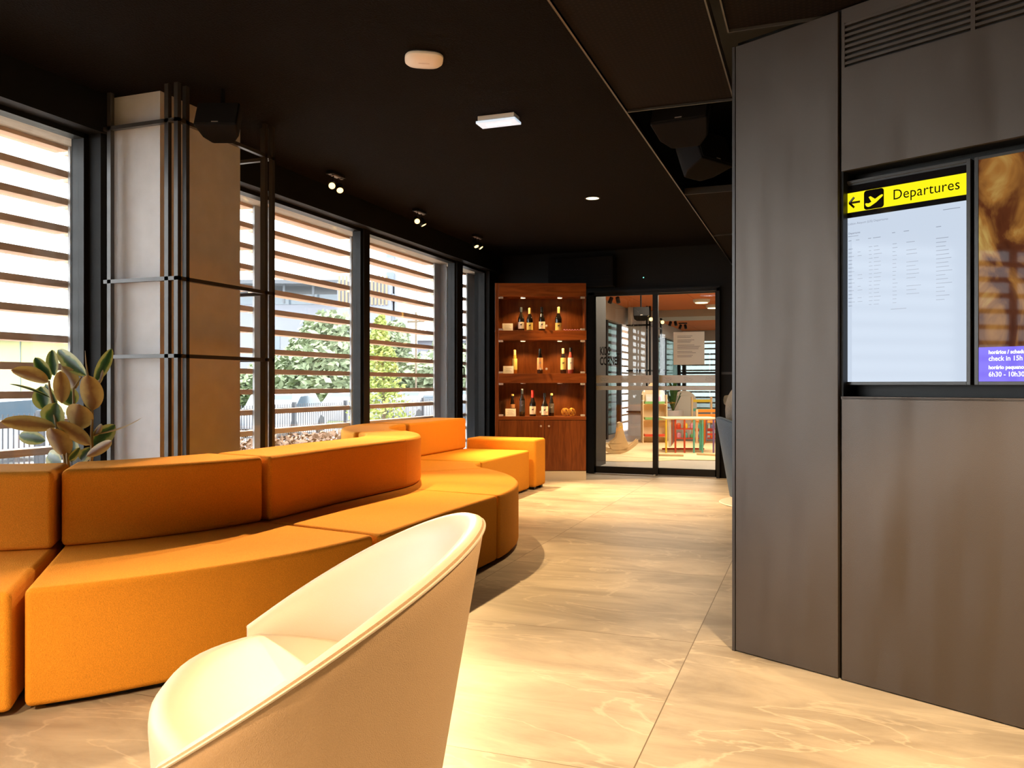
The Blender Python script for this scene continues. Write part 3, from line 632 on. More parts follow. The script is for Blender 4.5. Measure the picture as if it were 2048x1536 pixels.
# ------------------------------------------------------------------ sliding glass door with lettering
door = sthing('door_1', (0, YB, 0))
fr = MB(); fr.box(-2.88, -2.80, -.05, .1, 0, 2.45).box(-1.19, -1.15, -.05, .1, 0, 2.45).box(-2.88, -1.15, -.05, .1, 2.40, 2.45).box(-2.88, -1.15, -.06, -.05, 2.44, 2.46)
build('door_frame', fr, M['black'], door)
def leaf_(x0, x1, y):
    d = build('door_leaf', MB().box(x0, x0+.022, y-.02, y+.02, .01, 2.40).box(x1-.022, x1, y-.02, y+.02, .01, 2.40).box(x0, x1, y-.02, y+.02, 2.385, 2.40).box(x0, x1, y-.02, y+.02, .01, .10), M['black'], door)
    build('door_pane', B(x0+.022, x1-.022, y-.004, y+.004, .10, 2.385), M['doorglass'], d); return d
d1 = leaf_(-2.80, -1.965, 0.0); d2 = leaf_(-1.98, -1.19, .045)
build('door_stile', B(-2.011, -1.942, -.03, .03, .01, 2.40), M['black'], d1)
FM = Matrix.Rotation(PI/2, 4, 'X')
for d, x0, x1, y in ((d1, -2.778, -2.011, -.0062), (d2, -1.942, -1.212, .0388)):
    build('frosted_band', MB().box(x0, x1, y-.001, y, 1.22, 1.322).box(x0, x1, y-.001, y, 1.126, 1.18), M['frost'], d)
    sk = MB()
    rnd = random.Random(int(x0*100))
    for k in range(3):
        cx = x0+.11+.27*k; pts = [(cx+.05*math.cos(a)*(1+.3*math.sin(3*a+k)), y-.0016, 1.27+.026*math.sin(a)*(1+.4*math.cos(2*a+k))) for a in [2*PI*j/20 for j in range(21)]]
        sk.tube(pts, .0007, 4); sk.tube([(cx-.05, y-.0016, 1.25), (cx, y-.0016, 1.285), (cx+.055, y-.0016, 1.262)], .0007, 4); sk.tube([(cx-.03, y-.0016, 1.29), (cx+.02, y-.0016, 1.248)], .0007, 4)
    build('line_drawing', sk, M['ink'], d)
text('lettering', 'KIDS', .150, M['ink'], Matrix.Translation((-2.728, -.0075, 1.60)) @ FM, d1, sx=.46, space=.98, bold=.004)
text('lettering', 'CORNER', .150, M['ink'], Matrix.Translation((-2.728, -.0075, 1.465)) @ FM, d1, sx=.46, space=.98, bold=.004)
build('lettering', B(-2.545, -2.435, -.0078, -.0070, 1.645, 1.651), M['ink'], d1)
nt_ = build('notice_sheet', B(-1.749, -1.351, .0380, .0392, 1.458, 1.886), M['paper'], d2)
l = MB(); zz = 1.835; rnd = random.Random(4)
for n_ in (2, 3, 4, 2, 2):
    for k in range(n_): l.box(-1.70, -1.70+rnd.uniform(.16, .31), .0372, .0379, zz-.004, zz); zz -= .0165
    zz -= .018
build('notice_text', l, M['ink'], nt_)
build('floor_bolt', MB().lathe([(0, 0), (.016, 0), (.014, .02), (0, .022)], 12, c=(-1.978, -.07, 0)), M['chrome'], door)
led = tag(build('sensor_light', MB().lathe([(0, 0), (.006, 0), (.004, .004), (0, .005)], 10, mtx=Matrix.Rotation(PI/2, 4, 'X'), c=(-2.137, YB, 2.616)), emis('green_led', (.1, 1, .7), 4)), 'tiny green sensor light on the black wall above the glass door', 'sensor')
ac = thing('wall_unit', (-2.8, YB-.2, 2.46), 'black box unit on the wall above the display cabinet', 'unit')
build('unit_body', B(-.6, .3, 0, .2, .04, .44), M['matte'], ac, bevel=.01)
build('unit_grille', MB().box(-.55, .25, -.006, 0, .08, .10).box(-.55, .25, -.006, 0, .13, .15).box(-.55, .25, -.006, 0, .18, .20), M['matte'], ac)

# ------------------------------------------------------------------ wall screens
def screen(s0, label):
    t = thing('display_screen', Matrix.Translation(WO) @ Matrix.Rotation(WR, 4, 'Z') @ Vector((s0, .055, 1.198)), label, 'screen', rotz=WR); return t
S1 = screen(.466, 'departures board screen with yellow header, on the metal wall')
SW_, SHt = .462, .813
def scr_body(t, w_=.490, h=.836):
    b_ = MB(); b_.box(0, w_, .008, .06, 0, h); b_.box(0, .014, 0, .008, 0, h); b_.box(w_-.014, w_, 0, .008, 0, h); b_.box(.014, w_-.014, 0, .008, 0, .013); b_.box(.014, w_-.014, 0, .008, h-.011, h)
    build('bezel', b_, M['bezel'], t, bevel=.001)
scr_body(S1)
fx = .014; fz = .013
dsp = build('display_panel', B(fx, fx+SW_, .004, .008, fz, fz+SHt-.01), M['screen_black'], S1)
build('header_band', B(fx, fx+SW_, .003, .0038, .706, .786-.0), M['yellow'], dsp)
build('timetable_area', B(fx, fx+SW_, .003, .0038, fz, .684), M['sblue'], dsp)
TM = lambda x, z, y=.0024: Matrix.Translation((x, y, z)) @ FM
text('header_text', 'Departures', .0565, M['sblack'], TM(fx+.192, .730), dsp, sx=.92, extr=.0003, space=1.03)
ar = MB(); zc = .745
for a, b in (((.018, zc), (.062, zc)), ((.018, zc), (.038, zc+.021)), ((.018, zc), (.038, zc-.021))):
    ar.tube([(fx+a[0], .0026, a[1]), (fx+b[0], .0026, b[1])], .0045, 8)
build('arrow_symbol', ar, M['sblack'], dsp)
def rrect(x0, x1, z0, z1, r, n=6):
    P = []
    for cx, cz, a0 in ((x1-r, z1-r, 0), (x0+r, z1-r, 90), (x0+r, z0+r, 180), (x1-r, z0+r, 270)):
        for i in range(n+1): a = rad(a0+90*i/n); P.append((cx+r*math.cos(a), cz+r*math.sin(a)))
    return P
def flat(P, y, d=.0006):
    n = len(P); return MB().add([(x, y, z) for x, z in P]+[(x, y-d, z) for x, z in P], [tuple(range(n)), tuple(reversed(range(n, 2*n)))]+[(i, (i+1) % n, n+(i+1) % n, n+i) for i in range(n)])
build('plane_tile', flat(rrect(fx+.078, fx+.158, .707, .785, .012), .0028), M['sblack'], dsp)
pl = [(0, .30), (.06, .33), (.20, .30), (.36, .36), (.20, .62), (.30, .66), (.56, .48), (.82, .62), (.95, .66), (1.0, .62), (.97, .56), (.62, .30), (.30, .14), (.16, .12), (.06, .18)]
build('plane_symbol', flat([(fx+.083+.072*x, .708+.078*z) for x, z in pl], .0020), M['yellow'], dsp)
text('heading_text', 'Lisbon Airport (LIS) Departures', .0125, M['sgrey'], TM(fx+.012, .655), dsp, extr=.0002)
text('heading_text', 'Departures', .0105, M['sgrey'], TM(fx+.014, .617), dsp, extr=.0002, bold=.0002)
rw = MB(); rnd = random.Random(7)
rw.box(fx+.012, fx+.055, .0022, .0028, .607, .609); rw.box(fx+.38, fx+.44, .0022, .0028, .660, .6625)
for x0, w_ in ((.014, .012), (.045, .014), (.095, .012), (.115, .03), (.19, .012), (.235, .02), (.355, .018)): rw.box(fx+x0, fx+x0+w_, .0022, .0028, .589+.01*(x0 > .18), .5915+.01*(x0 > .18))
for k in range(16):
    z = .555-.0155*k
    for x0, w_, lo in ((.014, .024, 0), (.052, .018, 1), (.098, .014, 0), (.118, .028, 0), (.192, .018, 0), (.245, .05, 1), (.355, .05, 0)):
        if lo and rnd.random() < .35: continue
        rw.box(fx+x0, fx+x0+w_*rnd.uniform(.6, 1.15), .0022, .0028, z, z+.0022)
rw.box(fx+.185, fx+.245, .0022, .0028, .298, .3005)
build('timetable_rows', rw, M['sgrey'], dsp)
S2 = screen(.969, 'screen showing a blurred brown image above a purple hours band')
scr_body(S2)
d2_ = build('display_panel', B(fx, fx+SW_, .004, .008, fz, fz+SHt), M['art'], S2)
build('purple_band', B(fx, fx+SW_, .003, .0038, fz, .138), M['purple'], d2_)
text('hours_text', 'horários / schedule', .0185, M['swhite'], TM(fx+.033, .113), d2_, extr=.0003, bold=.0007, sx=.9)
text('hours_text', 'check in 15h / 3pm', .0245, M['swhite'], TM(fx+.033, .088), d2_, extr=.0003, bold=.0004, sx=.88)
text('hours_text', 'horário pequeno-almoço / breakfast', .0185, M['swhite'], TM(fx+.033, .058), d2_, extr=.0003, bold=.0007, sx=.9)
text('hours_text', '6h30 - 10h30 / 6:30am - 10:30am', .0245, M['swhite'], TM(fx+.033, .031), d2_, extr=.0003, bold=.0004, sx=.88)

# ------------------------------------------------------------------ ceiling fittings
def track(y, seen, pw=(220, 150)):
    x = -3.83
    lb = {0: 'double ceiling spotlight nearest the pale column, shining at the camera', 1: 'double ceiling spotlight, middle of the three in view', 2: 'double ceiling spotlight nearest the display cabinet'}
    t = thing('ceiling_spotlight', (x, y, CZ), lb.get(seen, 'double ceiling spotlight out of view above the near sofa'), 'spotlight', 'double ceiling spotlights along the windows')
    build('mounting_plate', B(-.035, .035, -.10, .10, -.03, -.004), M['black'], t, bevel=.004)
    build('mounting_clip', MB().box(-.02, .02, -.045, .045, -.036, -.03).box(-.012, .012, -.098, -.082, -.036, -.03).box(-.012, .012, .082, .098, -.036, -.03), M['clip'], t)
    AIM = {0: ((2.6, -4.2, -2.4), (1.5, -1.9, -2.5)), 1: ((2.3, -3.6, -2.8), (1.25, .5, -2.4)), 2: ((1.5, -.7, -2.8), (2.3, .4, -2.8)), 9: ((2.0, -2.6, -2.6), (3.0, .5, -2.8))}
    for k, (dy, aim, p_) in enumerate(((-.06, AIM[seen][0], pw[0]), (.06, AIM[seen][1], pw[1]))):
        a = Vector(aim).normalized(); c_ = Vector((.0, dy, -.115)); mt = a.to_track_quat('Z', 'Y').to_matrix().to_4x4()
        h_ = build('lamp_head', MB().lathe([(0, -.05), (.022, -.05), (.032, -.03), (.034, .03), (.034, .036), (0, .036)], 20, mtx=mt, c=c_), M['black'], t, smooth=True)
        build('lamp_arm', MB().tube([(0, dy*.6, -.03), c_-a*.03], .006), M['black'], h_)
        build('lamp_disc', MB().lathe([(0, 0), (.027, 0), (.027, .001), (0, .001)], 20, mtx=mt, c=c_+a*.0362), M['lamp'], h_)
        if p_: spot(Vector((x, y, CZ))+c_+a*.045, a, p_, 52, .6, WARM, .025)
track(6.07, 0, (170, 230)); track(7.65, 1, (400, 220)); track(9.2, 2, (300, 250))
track(1.72, 9, (110, 90)); track(.17, 9, (150, 200))
def squircle(a, n=40, p=3.2): return [(a*math.copysign(abs(math.cos(t))**(2/p), math.cos(t)), a*math.copysign(abs(math.sin(t))**(2/p), math.sin(t))) for t in [2*PI*i/n for i in range(n)]]
ap = thing('wireless_access_point', att(848, 118, 4.54)*1.0, 'off-white rounded square access point on the dark ceiling', 'device', rotz=.5)
ap.location.z = CZ
vs = []; fs = []
lv_ = [(.098, 0), (.105, -.008), (.104, -.018), (.092, -.028), (.05, -.034)]
for a, z in lv_: vs += [(x, y, z) for x, y in squircle(a)]
for j in range(4):
    for i in range(40): fs.append((j*40+i, j*40+(i+1) % 40, (j+1)*40+(i+1) % 40, (j+1)*40+i))
fs += [tuple(range(40)), tuple(range(160, 200))]
build('housing', MB().add(vs, fs), M['white'], ap, smooth=True)
build('emblem', flat([(-.03, 0), (.0, .012), (.02, 0), (.03, -.012), (0, -.02)], 0).v and MB().box(-.03, .03, -.006, .006, -.0350, -.0338), M['swhite'] if False else M['clip'], ap)
el = thing('emergency_light', (att(997, 232, 5.54).x, att(997, 232, 5.54).y, CZ), 'small white rectangular emergency light with a cold glow on the ceiling', 'light', rotz=.0)
build('housing', B(-.13, .13, -.055, .055, -.035, 0), M['white'], el, bevel=.004)
df = build('diffuser', B(-.14, .14, -.062, .062, -.052, -.035), mat('clear_diffuser', (.75, .85, .9), rough=.2, emit=(.6, .75, .9), estr=.35), el, bevel=.003)
build('lamp_strip', B(-.085, .085, -.012, .012, -.0535, -.052), M['lampw'], df)
dp = att(1185, 396, 7.96)
dl = thing('downlight', (dp.x, dp.y, CZ), 'round warm recessed downlight glowing in the dark ceiling', 'light')
build('trim_ring', MB().lathe([(.062, -.001), (.0, -.001), (.0, 0), (.075, 0), (.075, -.006), (.062, -.006), (.062, -.0015), (0, -.0015)], 28), M['black'], dl, smooth=True)
build('lamp_disc', MB().lathe([(0, -.004), (.063, -.004), (.063, -.002), (0, -.002)], 28), M['lampsoft'], dl)
spot((dp.x, dp.y, CZ-.03), (0, 0, -1), 200, 112, .5, WARM, .06)
def downlight(x, y, z, p_, lb, ang=88):
    t = thing('downlight', (x, y, z), lb, 'light')
    build('trim_ring', MB().lathe([(0, -.001), (.075, -.001), (.075, -.006), (.062, -.006), (.062, -.002), (0, -.002)], 28), M['black'], t, smooth=True)
    build('lamp_disc', MB().lathe([(0, -.004), (.06, -.004), (.06, -.003), (0, -.003)], 28), M['lampsoft'], t)
    spot((x, y, z-.03), (0, 0, -1), p_, ang, .3, (1, .66, .33), .06)
downlight(.45, 2.05, 2.73, 300, 'round warm downlight above the armchair aisle, in front of the screen wall')
downlight(-1.0, -.7, CZ, 480, 'round warm downlight added as unseen fill behind the camera, left of the aisle', 124)  # downlights behind the camera are added fill to brighten the sofa fronts
downlight(-2.4, -1.3, CZ, 420, 'round warm downlight added as unseen fill behind the camera near the windows', 124)
downlight(.8, -2.2, CZ, 380, 'round warm downlight added as unseen fill behind the camera at the right', 124)
downlight(2.6, .4, CZ, 160, 'round warm downlight beside the right end of the screen wall')
# loudspeakers
def speaker(loc, rz, tilt, s, label):
    t = thing('ceiling_speaker', loc, label, 'speaker', rotz=rz)
    R_ = Matrix.Rotation(tilt, 4, 'X')
    v = []
    P = [(-.5, -.32), (.5, -.32), (.42, .12), (.25, .34), (-.25, .34), (-.42, .12)]
    vs = [R_ @ Vector((x*s, y*s, z)) for z in (-.33*s, .33*s) for x, y in P]; n = 6
    build('cabinet', MB().add(vs, [tuple(reversed(range(n))), tuple(range(n, 2*n))]+[(i, (i+1) % n, n+(i+1) % n, n+i) for i in range(n)]), M['matte'], t, bevel=.012)
    build('grille', MB().box(-.47*s, .47*s, -.335*s, -.32*s, -.30*s, .30*s, R_), mat('speaker_grille', (.010, .009, .009), rough=.8, spec=.2), t, bevel=.004)
    build('badge', MB().box(-.02, .02, -.34*s-.001, -.335*s, -.27*s, -.255*s, R_), M['clip'], t)
    build('bracket', MB().tube([(0, .1*s, .30*s), (0, .12*s, .5*s), (0, .12*s, 3.3-loc[2] if loc[2] > 2.9 else 3.0-loc[2])], .014), M['matte'], t)
    return t
lsp = att(442, 246, 5.0)
speaker((lsp.x, lsp.y, lsp.z), rad(20), rad(-25), .26, 'black loudspeaker hung from the ceiling beside the pale column')
rsp = att(1368, 240, 4.9)
speaker((rsp.x, rsp.y, rsp.z), rad(-5), rad(-28), .34, 'upper black loudspeaker hung in the ceiling gap by the screen wall')
rsp = att(1402, 312, 5.4)
speaker((rsp.x, rsp.y, rsp.z), rad(60), rad(-20), .34, 'lower black loudspeaker turned away, beneath the other in the ceiling gap')

# ------------------------------------------------------------------ potted rubber plant
PT = 4.42
pc = att(150, 900, PT)
plant = thing('rubber_plant', (pc.x, pc.y, 0), 'variegated rubber plant with broad leaves behind the sofa by the near window', 'plant')
build('pot', MB().lathe([(0, 0), (.13, 0), (.17, .36), (.165, .37), (.155, .33), (0, .33)], 32), M['pot'], plant, smooth=True)
build('soil', MB().lathe([(0, .32), (.152, .32), (.152, .335), (0, .34)], 24), M['soil'], plant)
def px(cx, cy, dt=0): return att(cx*.16274, 680+cy*.16274, PT+dt) - Vector((pc.x, pc.y, 0))
def stem(pts, r=.009): build('stem', MB().tube([px(*p) for p in pts], r, 7, r2=r*.6), M['stem'], plant, smooth=True)
base0 = (0, 0, .33)
for P in ([(1130, 1420), (1125, 1150), (1135, 900), (1100, 480)], [(830, 1450), (820, 1200), (905, 800), (900, 600), (1000, 450)], [(790, 1440), (700, 1080), (610, 600), (600, 500)]):
    build('stem', MB().tube([Vector(base0)]+[px(*p) for p in P], .011, 7, r2=.005), M['stem'], plant, smooth=True)
def leaf(b, t, wd, roll=0, db=0, dt=0, curl=.25, bend=.05):
    p0, p1 = px(b[0], b[1], db), px(t[0], t[1], dt); ax = p1-p0; Ln = ax.length; ax.normalize()
    vd = (Vector((FX, FY, 0))).normalized(); side = ax.cross(vd).normalized(); nrm = side.cross(ax).normalized()
    roll += 180
    if roll: rm = Matrix.Rotation(rad(roll), 3, ax); side = rm @ side; nrm = rm @ nrm
    W_ = wd*.16274/FP*PT/2; n = 12; vs = []; fs = []; uvs = []; k_ = 5
    for i in range(n+1):
        s = i/n; ww = W_*(math.sin(PI*min(1, (s**.92)))**.55 if 0 < s < 1 else .02)
        for j in range(-k_, k_+1):
            q_ = j/k_; vs.append(p0+ax*Ln*s+side*ww*q_+nrm*(curl*ww*abs(q_)**1.5 + bend*Ln*4*s*(1-s)) + side*0.0); uvs.append((abs(q_), s))
    m_ = 2*k_+1
    for i in range(n):
        for j in range(m_-1): fs.append((i*m_+j, i*m_+j+1, (i+1)*m_+j+1, (i+1)*m_+j))
    me = bpy.data.meshes.new('leaf'); me.from_pydata(vs, [], fs); ul = me.uv_layers.new(name='UVMap')
    for lp_ in me.loops: ul.data[lp_.index].uv = uvs[lp_.vertex_index]
    for p_ in me.polygons: p_.use_smooth = True
    me.materials.append(M['leaf']); o = bpy.data.objects.new('leaf', me); COL.objects.link(o); o.parent = plant
# roll 0 shows the upper side, 180 the tan underside
for a in [((600, 520), (135, 370), 230, 150, 0, -.1), ((620, 490), (430, 215), 150, 20), ((670, 440), (640, 120), 150, 10, .05, .1), ((1060, 440), (710, 120), 190, 10, 0, .1),
          ((1170, 510), (1375, 105), 150, 30, 0, .05), ((1195, 560), (1265, 365), 60, 170), ((1130, 870), (1075, 430), 280, 185, -.02, -.1), ((935, 600), (760, 320), 190, 175, 0, 0),
          ((760, 780), (740, 380), 190, 200, -.02, -.08), ((620, 710), (115, 540), 50, 60, 0, 0), ((560, 860), (500, 570), 230, 10, .1, .12), ((700, 800), (560, 540), 150, -10, .12, .12),
          ((690, 1070), (10, 1000), 195, 180, 0, -.2), ((650, 1050), (700, 770), 300, 5, .02, -.02), ((940, 1100), (970, 790), 330, 190, 0, -.08), ((1115, 1290), (690, 1010), 190, 180, -.03, -.1),
          ((790, 1440), (620, 1080), 290, 180, 0, -.12), ((560, 1240), (235, 1170), 180, 15, .1, .15), ((1150, 1160), (1750, 950), 55, 120, 0, 0), ((1130, 1310), (1415, 1040), 230, 15, .03, .05),
          ((1060, 1430), (1375, 1240), 130, 180, -.05, -.1), ((850, 1480), (985, 1320), 90, 30), ((760, 1520), (590, 1400), 200, 10, 0, .1), ((880, 1500), (900, 1200), 220, 0, .1, .1),
          ((1000, 1480), (1120, 1320), 150, 10, .1, .05), ((910, 800), (780, 560), 220, 20, .08, .05), ((1150, 1180), (1250, 1030), 90, 170, 0, 0)]:
    leaf(*a)
build('leaf_sheath', MB().tube([px(1085, 470), px(1060, 300), px(1045, 130)], .006, 6, r2=.001), M['stem'], plant, smooth=True)

# ------------------------------------------------------------------ person in the blue chair
def skin_body(name, pts, edges, radii, m, parent, root=0):
    me = bpy.data.meshes.new(name); me.from_pydata(pts, edges, []); o = bpy.data.objects.new(name, me); COL.objects.link(o)
    sk = o.modifiers.new('skin', 'SKIN'); sk.use_smooth_shade = True
    for i, r in enumerate(radii): me.skin_vertices[0].data[i].radius = r if isinstance(r, tuple) else (r, r)
    me.skin_vertices[0].data[root].use_root = True
    ss = o.modifiers.new('sub', 'SUBSURF'); ss.levels = 2; ss.render_levels = 2
    me.materials.append(m); o.parent = parent; return o
pr_ = thing('person', (-.43-.11, 8.69-.04, 0), 'person in a grey striped jacket sitting in the blue-grey armchair', 'person', rotz=rad(200))
# local: +x = chair back
bp_ = [(.08, 0, .56), (.14, 0, .74), (.17, 0, .95), (.16, 0, 1.08), (.14, 0, 1.17), (.12, 0, 1.26), (.11, 0, 1.33)]
bp_ += [(.17, .17, 1.06), (.20, .24, .86), (-.02, .20, .72), (.17, -.17, 1.06), (.20, -.24, .86), (-.02, -.20, .72)]
bp_ += [(.05, .10, .55), (-.36, .13, .56), (-.38, .13, .10), (.05, -.10, .55), (-.36, -.13, .56), (-.38, -.13, .10)]
ed = [(0, 1), (1, 2), (2, 3), (3, 4), (4, 5), (5, 6), (3, 7), (7, 8), (8, 9), (3, 10), (10, 11), (11, 12), (0, 13), (13, 14), (14, 15), (0, 16), (16, 17), (17, 18)]
rr = [(.13, .16), (.12, .15), (.12, .16), (.09, .13), .055, .075, .085, .045, .045, .034, .045, .045, .034, .09, .068, .045, .09, .068, .045]
bp_ += [(.05, 0, 1.35), (-.005, 0, 1.315)]; ed += [(6, 19), (19, 20)]; rr += [.05, .012]   # face and nose
for s in (1, -1):                      # palm, four fingers and a thumb on each hand, resting on the thighs
    k0 = 9 if s > 0 else 12; n0 = len(bp_)
    bp_.append((-.09, .185*s, .685)); ed.append((k0, n0)); rr.append((.018, .034))
    for j, (dy, ln) in enumerate(((-.03, .055), (-.01, .065), (.01, .06), (.028, .045))):
        a = len(bp_); bp_ += [(-.11, (.185*s)+dy, .68), (-.11-ln*.6, .185*s+dy*1.2, .672), (-.11-ln, .185*s+dy*1.25, .655)]
        ed += [(n0, a), (a, a+1), (a+1, a+2)]; rr += [.0095, .0085, .0075]
    a = len(bp_); bp_ += [(-.07, .185*s-.045*s, .68), (-.10, .185*s-.062*s, .672)]; ed += [(n0, a), (a, a+1)]; rr += [.011, .009]
body = skin_body('body', bp_, ed, rr, M['skin'], pr_)
jp = [(.08, 0, .57), (.14, 0, .74), (.17, 0, .95), (.165, 0, 1.075), (.145, 0, 1.15), (.17, .17, 1.065), (.20, .245, .86), (.01, .205, .735), (.17, -.17, 1.065), (.20, -.245, .86), (.01, -.205, .735)]
skin_body('jacket', jp, [(0, 1), (1, 2), (2, 3), (3, 4), (3, 5), (5, 6), (6, 7), (3, 8), (8, 9), (9, 10)], [(.155, .185), (.15, .18), (.155, .19), (.12, .165), .07, .095, .078, .055, .095, .078, .055], M['jacket'], pr_)
for s in (1, -1):
    build('trouser_leg', MB().tube([(.08, .09*s, .56), (-.30, .13*s, .585), (-.37, .13*s, .55), (-.385, .13*s, .12)], .098, 14, r2=.065), M['trousers'], pr_, smooth=True)
    build('shoe', MB().box(-.56, -.32, .085*s-.0 if s > 0 else -.175, .175 if s > 0 else -.085, .0+.0, .085), M['shoe'], pr_, bevel=.03)
build('hair', MB().lathe([(0, 1.29), (.07, 1.30), (.088, 1.35), (.082, 1.405), (.05, 1.44), (0, 1.45)], 20, mtx=Matrix.Diagonal((1, .85, 1, 1)), c=(.125, 0, 0)), M['hair'], pr_, smooth=True)

# ------------------------------------------------------------------ kids room
KC = 3.0
struct('ceiling_kids_room', B(WX, 3.5, YB+.12, 28.2, KC, KC+.1), M['kceil'])
struct('wall_kids_left', MB().box(WX-.1, WX+.12, YB+.12, 28, 2.6, KC).box(WX-.1, WX+.03, YB+.12, 28, 0, .08), M['kbeam'])
struct('wall_kids_entry', B(WX-.1, -2.965, YB+.12, 12.15, 0, KC), mat('dark_taupe_panel', (.025, .021, .02), rough=.6))
struct('wall_kids_right', B(3.5, 3.6, YB+.12, 28.2, 0, KC), M['kbeam'])
kw = MB()
for y in (12.15, 14.3, 15.6, 17.5, 18.85, 20.3, 22.6, 25, 27.8): kw.box(WX-.04, WX+.06, y, y+.12, 0, 2.6)
struct('trim_7', kw, M['black'])
struct('wall_kids_column', B(WX+.2, -3.77, 18.96, 20.3, 0, KC), M['plaster'])
struct('trim_8', B(WX, 3.5, 20.05, 21.3, 2.83, KC), M['kbeam'])
for i, (a, b) in enumerate(((12.27, 15.6), (15.72, 18.85), (20.42, 25), (25.12, 27.8))):
    struct('window_%d' % (i+8), B(WX-.005, WX+.003, a, b, .08, 2.6), M['kglass'])
struct('wall_kids_far', MB().box(WX, 3.5, 28, 28.1, 2.65, KC).box(WX, 3.5, 28, 28.1, 0, .3).box(1.2, 3.5, 28, 28.1, .3, 2.65), M['kbeam'])
fw = MB()
for x in (-4.2, -2.7, -1.2, .3, 1.1): fw.box(x, x+.12, 27.95, 28.08, .3, 2.65)
fw.box(WX, 1.2, 27.97, 28.05, 1.55, 1.62); struct('trim_9', fw, M['black'])
struct('window_12', B(WX, 1.2, 28.0, 28.01, .3, 2.65), M['kglass2'])
louvre('timber louvre screen outside the kids room side windows', [(14.3, 14.45), (17.4, 17.55)], [(WX-.48, WX-.35, 11.2, 28, 2.75-.182*k, 2.795-.182*k) for k in range(15)])
louvre('timber louvre screen outside the far end window of the kids room', [], [(WX, 1.6, 28.35, 28.45, 2.745-.182*k, 2.795-.182*k) for k in range(15)])
area((-1.5, 14.5, KC-.03), (0, 0, -1), 130, 3.0, 3.0, (1, .86, .66)); area((-1.0, 23, KC-.03), (0, 0, -1), 120, 3, 4, (1, .86, .66))
# ceiling fittings in the kids room
for u, v, lb in ((1403, 599, 'white round ceiling lamp at the top right of the glass door view'), (1427, 610, 'second white round ceiling lamp, near the right door frame')):
    p = atz(u, v, KC); t = thing('kids_ceiling_lamp', (p.x, p.y, KC), lb, 'light')
    build('housing', MB().lathe([(0, -.07), (.14, -.07), (.17, -.05), (.18, 0), (0, 0)], 24), M['white'], t, smooth=True); build('diffuser', MB().lathe([(0, -.076), (.13, -.076), (.13, -.07), (0, -.07)], 24), M['lampsoft'], t)
p = att(1282, 628, 15.5); k_ = speaker((p.x, p.y, p.z), rad(15), rad(-25), .30, 'black loudspeaker hanging in the kids room seen through the glass door')
for u, v, lb in ((1229, 607, 'nearest the glass door'), (1346, 652, 'in front of the notice sheet'), (1366, 658, 'farthest, over the notice sheet')):
    p = att(u, v, 1.62*FP/(HV-v)); t = thing('kids_spotlight', (p.x, p.y, KC), 'small black ceiling spotlight in the kids room, ' + lb, 'spotlight', 'black spotlights on the orange ceiling')
    build('mounting_plate', B(-.12, .12, -.04, .04, -.03, 0), M['black'], t); build('lamp_head', MB().tube([(-.06, 0, -.06), (-.09, -.04, -.17)], .04, 12), M['black'], t); build('lamp_head', MB().tube([(.06, 0, -.06), (.09, -.04, -.17)], .04, 12), M['black'], t)
for u, v, lb in ((1302, 638.5, 'left'), (1325, 644.5, 'right')):
    p = att(u, v, 17.0 if lb == 'left' else 18.0); tag(build('glow_bulb', MB().lathe([(0, -.04), (.03, -.03), (.04, 0), (.03, .03), (0, .04)], 14), M['lamp'], loc=p, smooth=True), 'small glowing bulb in the kids room, %s of the door stile' % lb, 'light')
kc = thing('kids_column_cage', (-3.572, 18.89, 0), 'black steel tube frame around the column in the kids room', 'cage')
for x, y in ((0, 0), (-.07, 0), (0, 1.5), (0, 1.42)): build('upright', B(x-.02, x+.02, y-.02, y+.02, 0, KC), M['black'], kc)
for z in (2.55, 1.5, .55): build('rail', MB().box(-.55, .02, -.02, .02, z, z+.04).box(-.02, .02, 0, 1.5, z, z+.04), M['black'], kc)
# rugs
for u, t_, r_, z_, lb in ((1241, 14.0, 1.25, .0075, 'round sand-coloured rug under the rocking horse'), (1398, 15.1, 2.2, .012, 'larger round sand-coloured rug under the play table')):
    p = att(u, 900, t_); tag(build('round_rug', MB().lathe([(0, -.0015), (r_, -.0015), (r_, .004), (r_-.02, .006), (0, .006)], 72), M['rug'], smooth=True, loc=(p.x, p.y, z_)), lb, 'rug')
def KT(name, u, t_, label, cat, rz=YAW, z=.012, grp=None):
    p = att(u, 900, t_); return thing(name, (p.x, p.y, z), label, cat, grp, rotz=rz)
def profile_plate(P, y0, y1):
    n = len(P); return MB().add([(x, y0, z) for x, z in P]+[(x, y1, z) for x, z in P], [tuple(range(n)), tuple(reversed(range(n, 2*n)))]+[(i, (i+1) % n, n+(i+1) % n, n+i) for i in range(n)])
rh = KT('rocking_horse', 1237, 14.1, 'pale wooden rocking horse on the rug behind the glass door', 'toy', z=.0155)
for y in (-.10, .08):
    P = [(-.30+.62*i/12, .02+.55*((i/12-.42)**2)) for i in range(13)]; Q = [(x, z+.055) for x, z in P][::-1]
    build('rocker', profile_plate([(x, z-.02) for x, z in P]+Q, y, y+.022), M['birch'], rh, bevel=.003)
    build('side_board', profile_plate([(-.12, .06), (.14, .06), (.16, .16), (.10, .30), (.06, .46), (-.02, .46), (-.05, .28), (-.18, .18)], y, y+.02), M['birch'], rh, bevel=.003)
build('seat', B(-.22, .02, -.10, .10, .17, .19), M['birch'], rh, bevel=.004)
build('handle', MB().tube([(.02, -.17, .46), (.02, .17, .46)], .017, 10), M['cyel'], rh, smooth=True)
build('head_board', profile_plate([(-.03, .44), (.07, .44), (.06, .53), (.02, .55), (-.02, .53)], -.09, .09), M['birch'], rh, bevel=.004)
hs = KT('toy_shelf', 1308, 16.8, 'tall birch toy shelf with arched top and coloured trays', 'shelf')
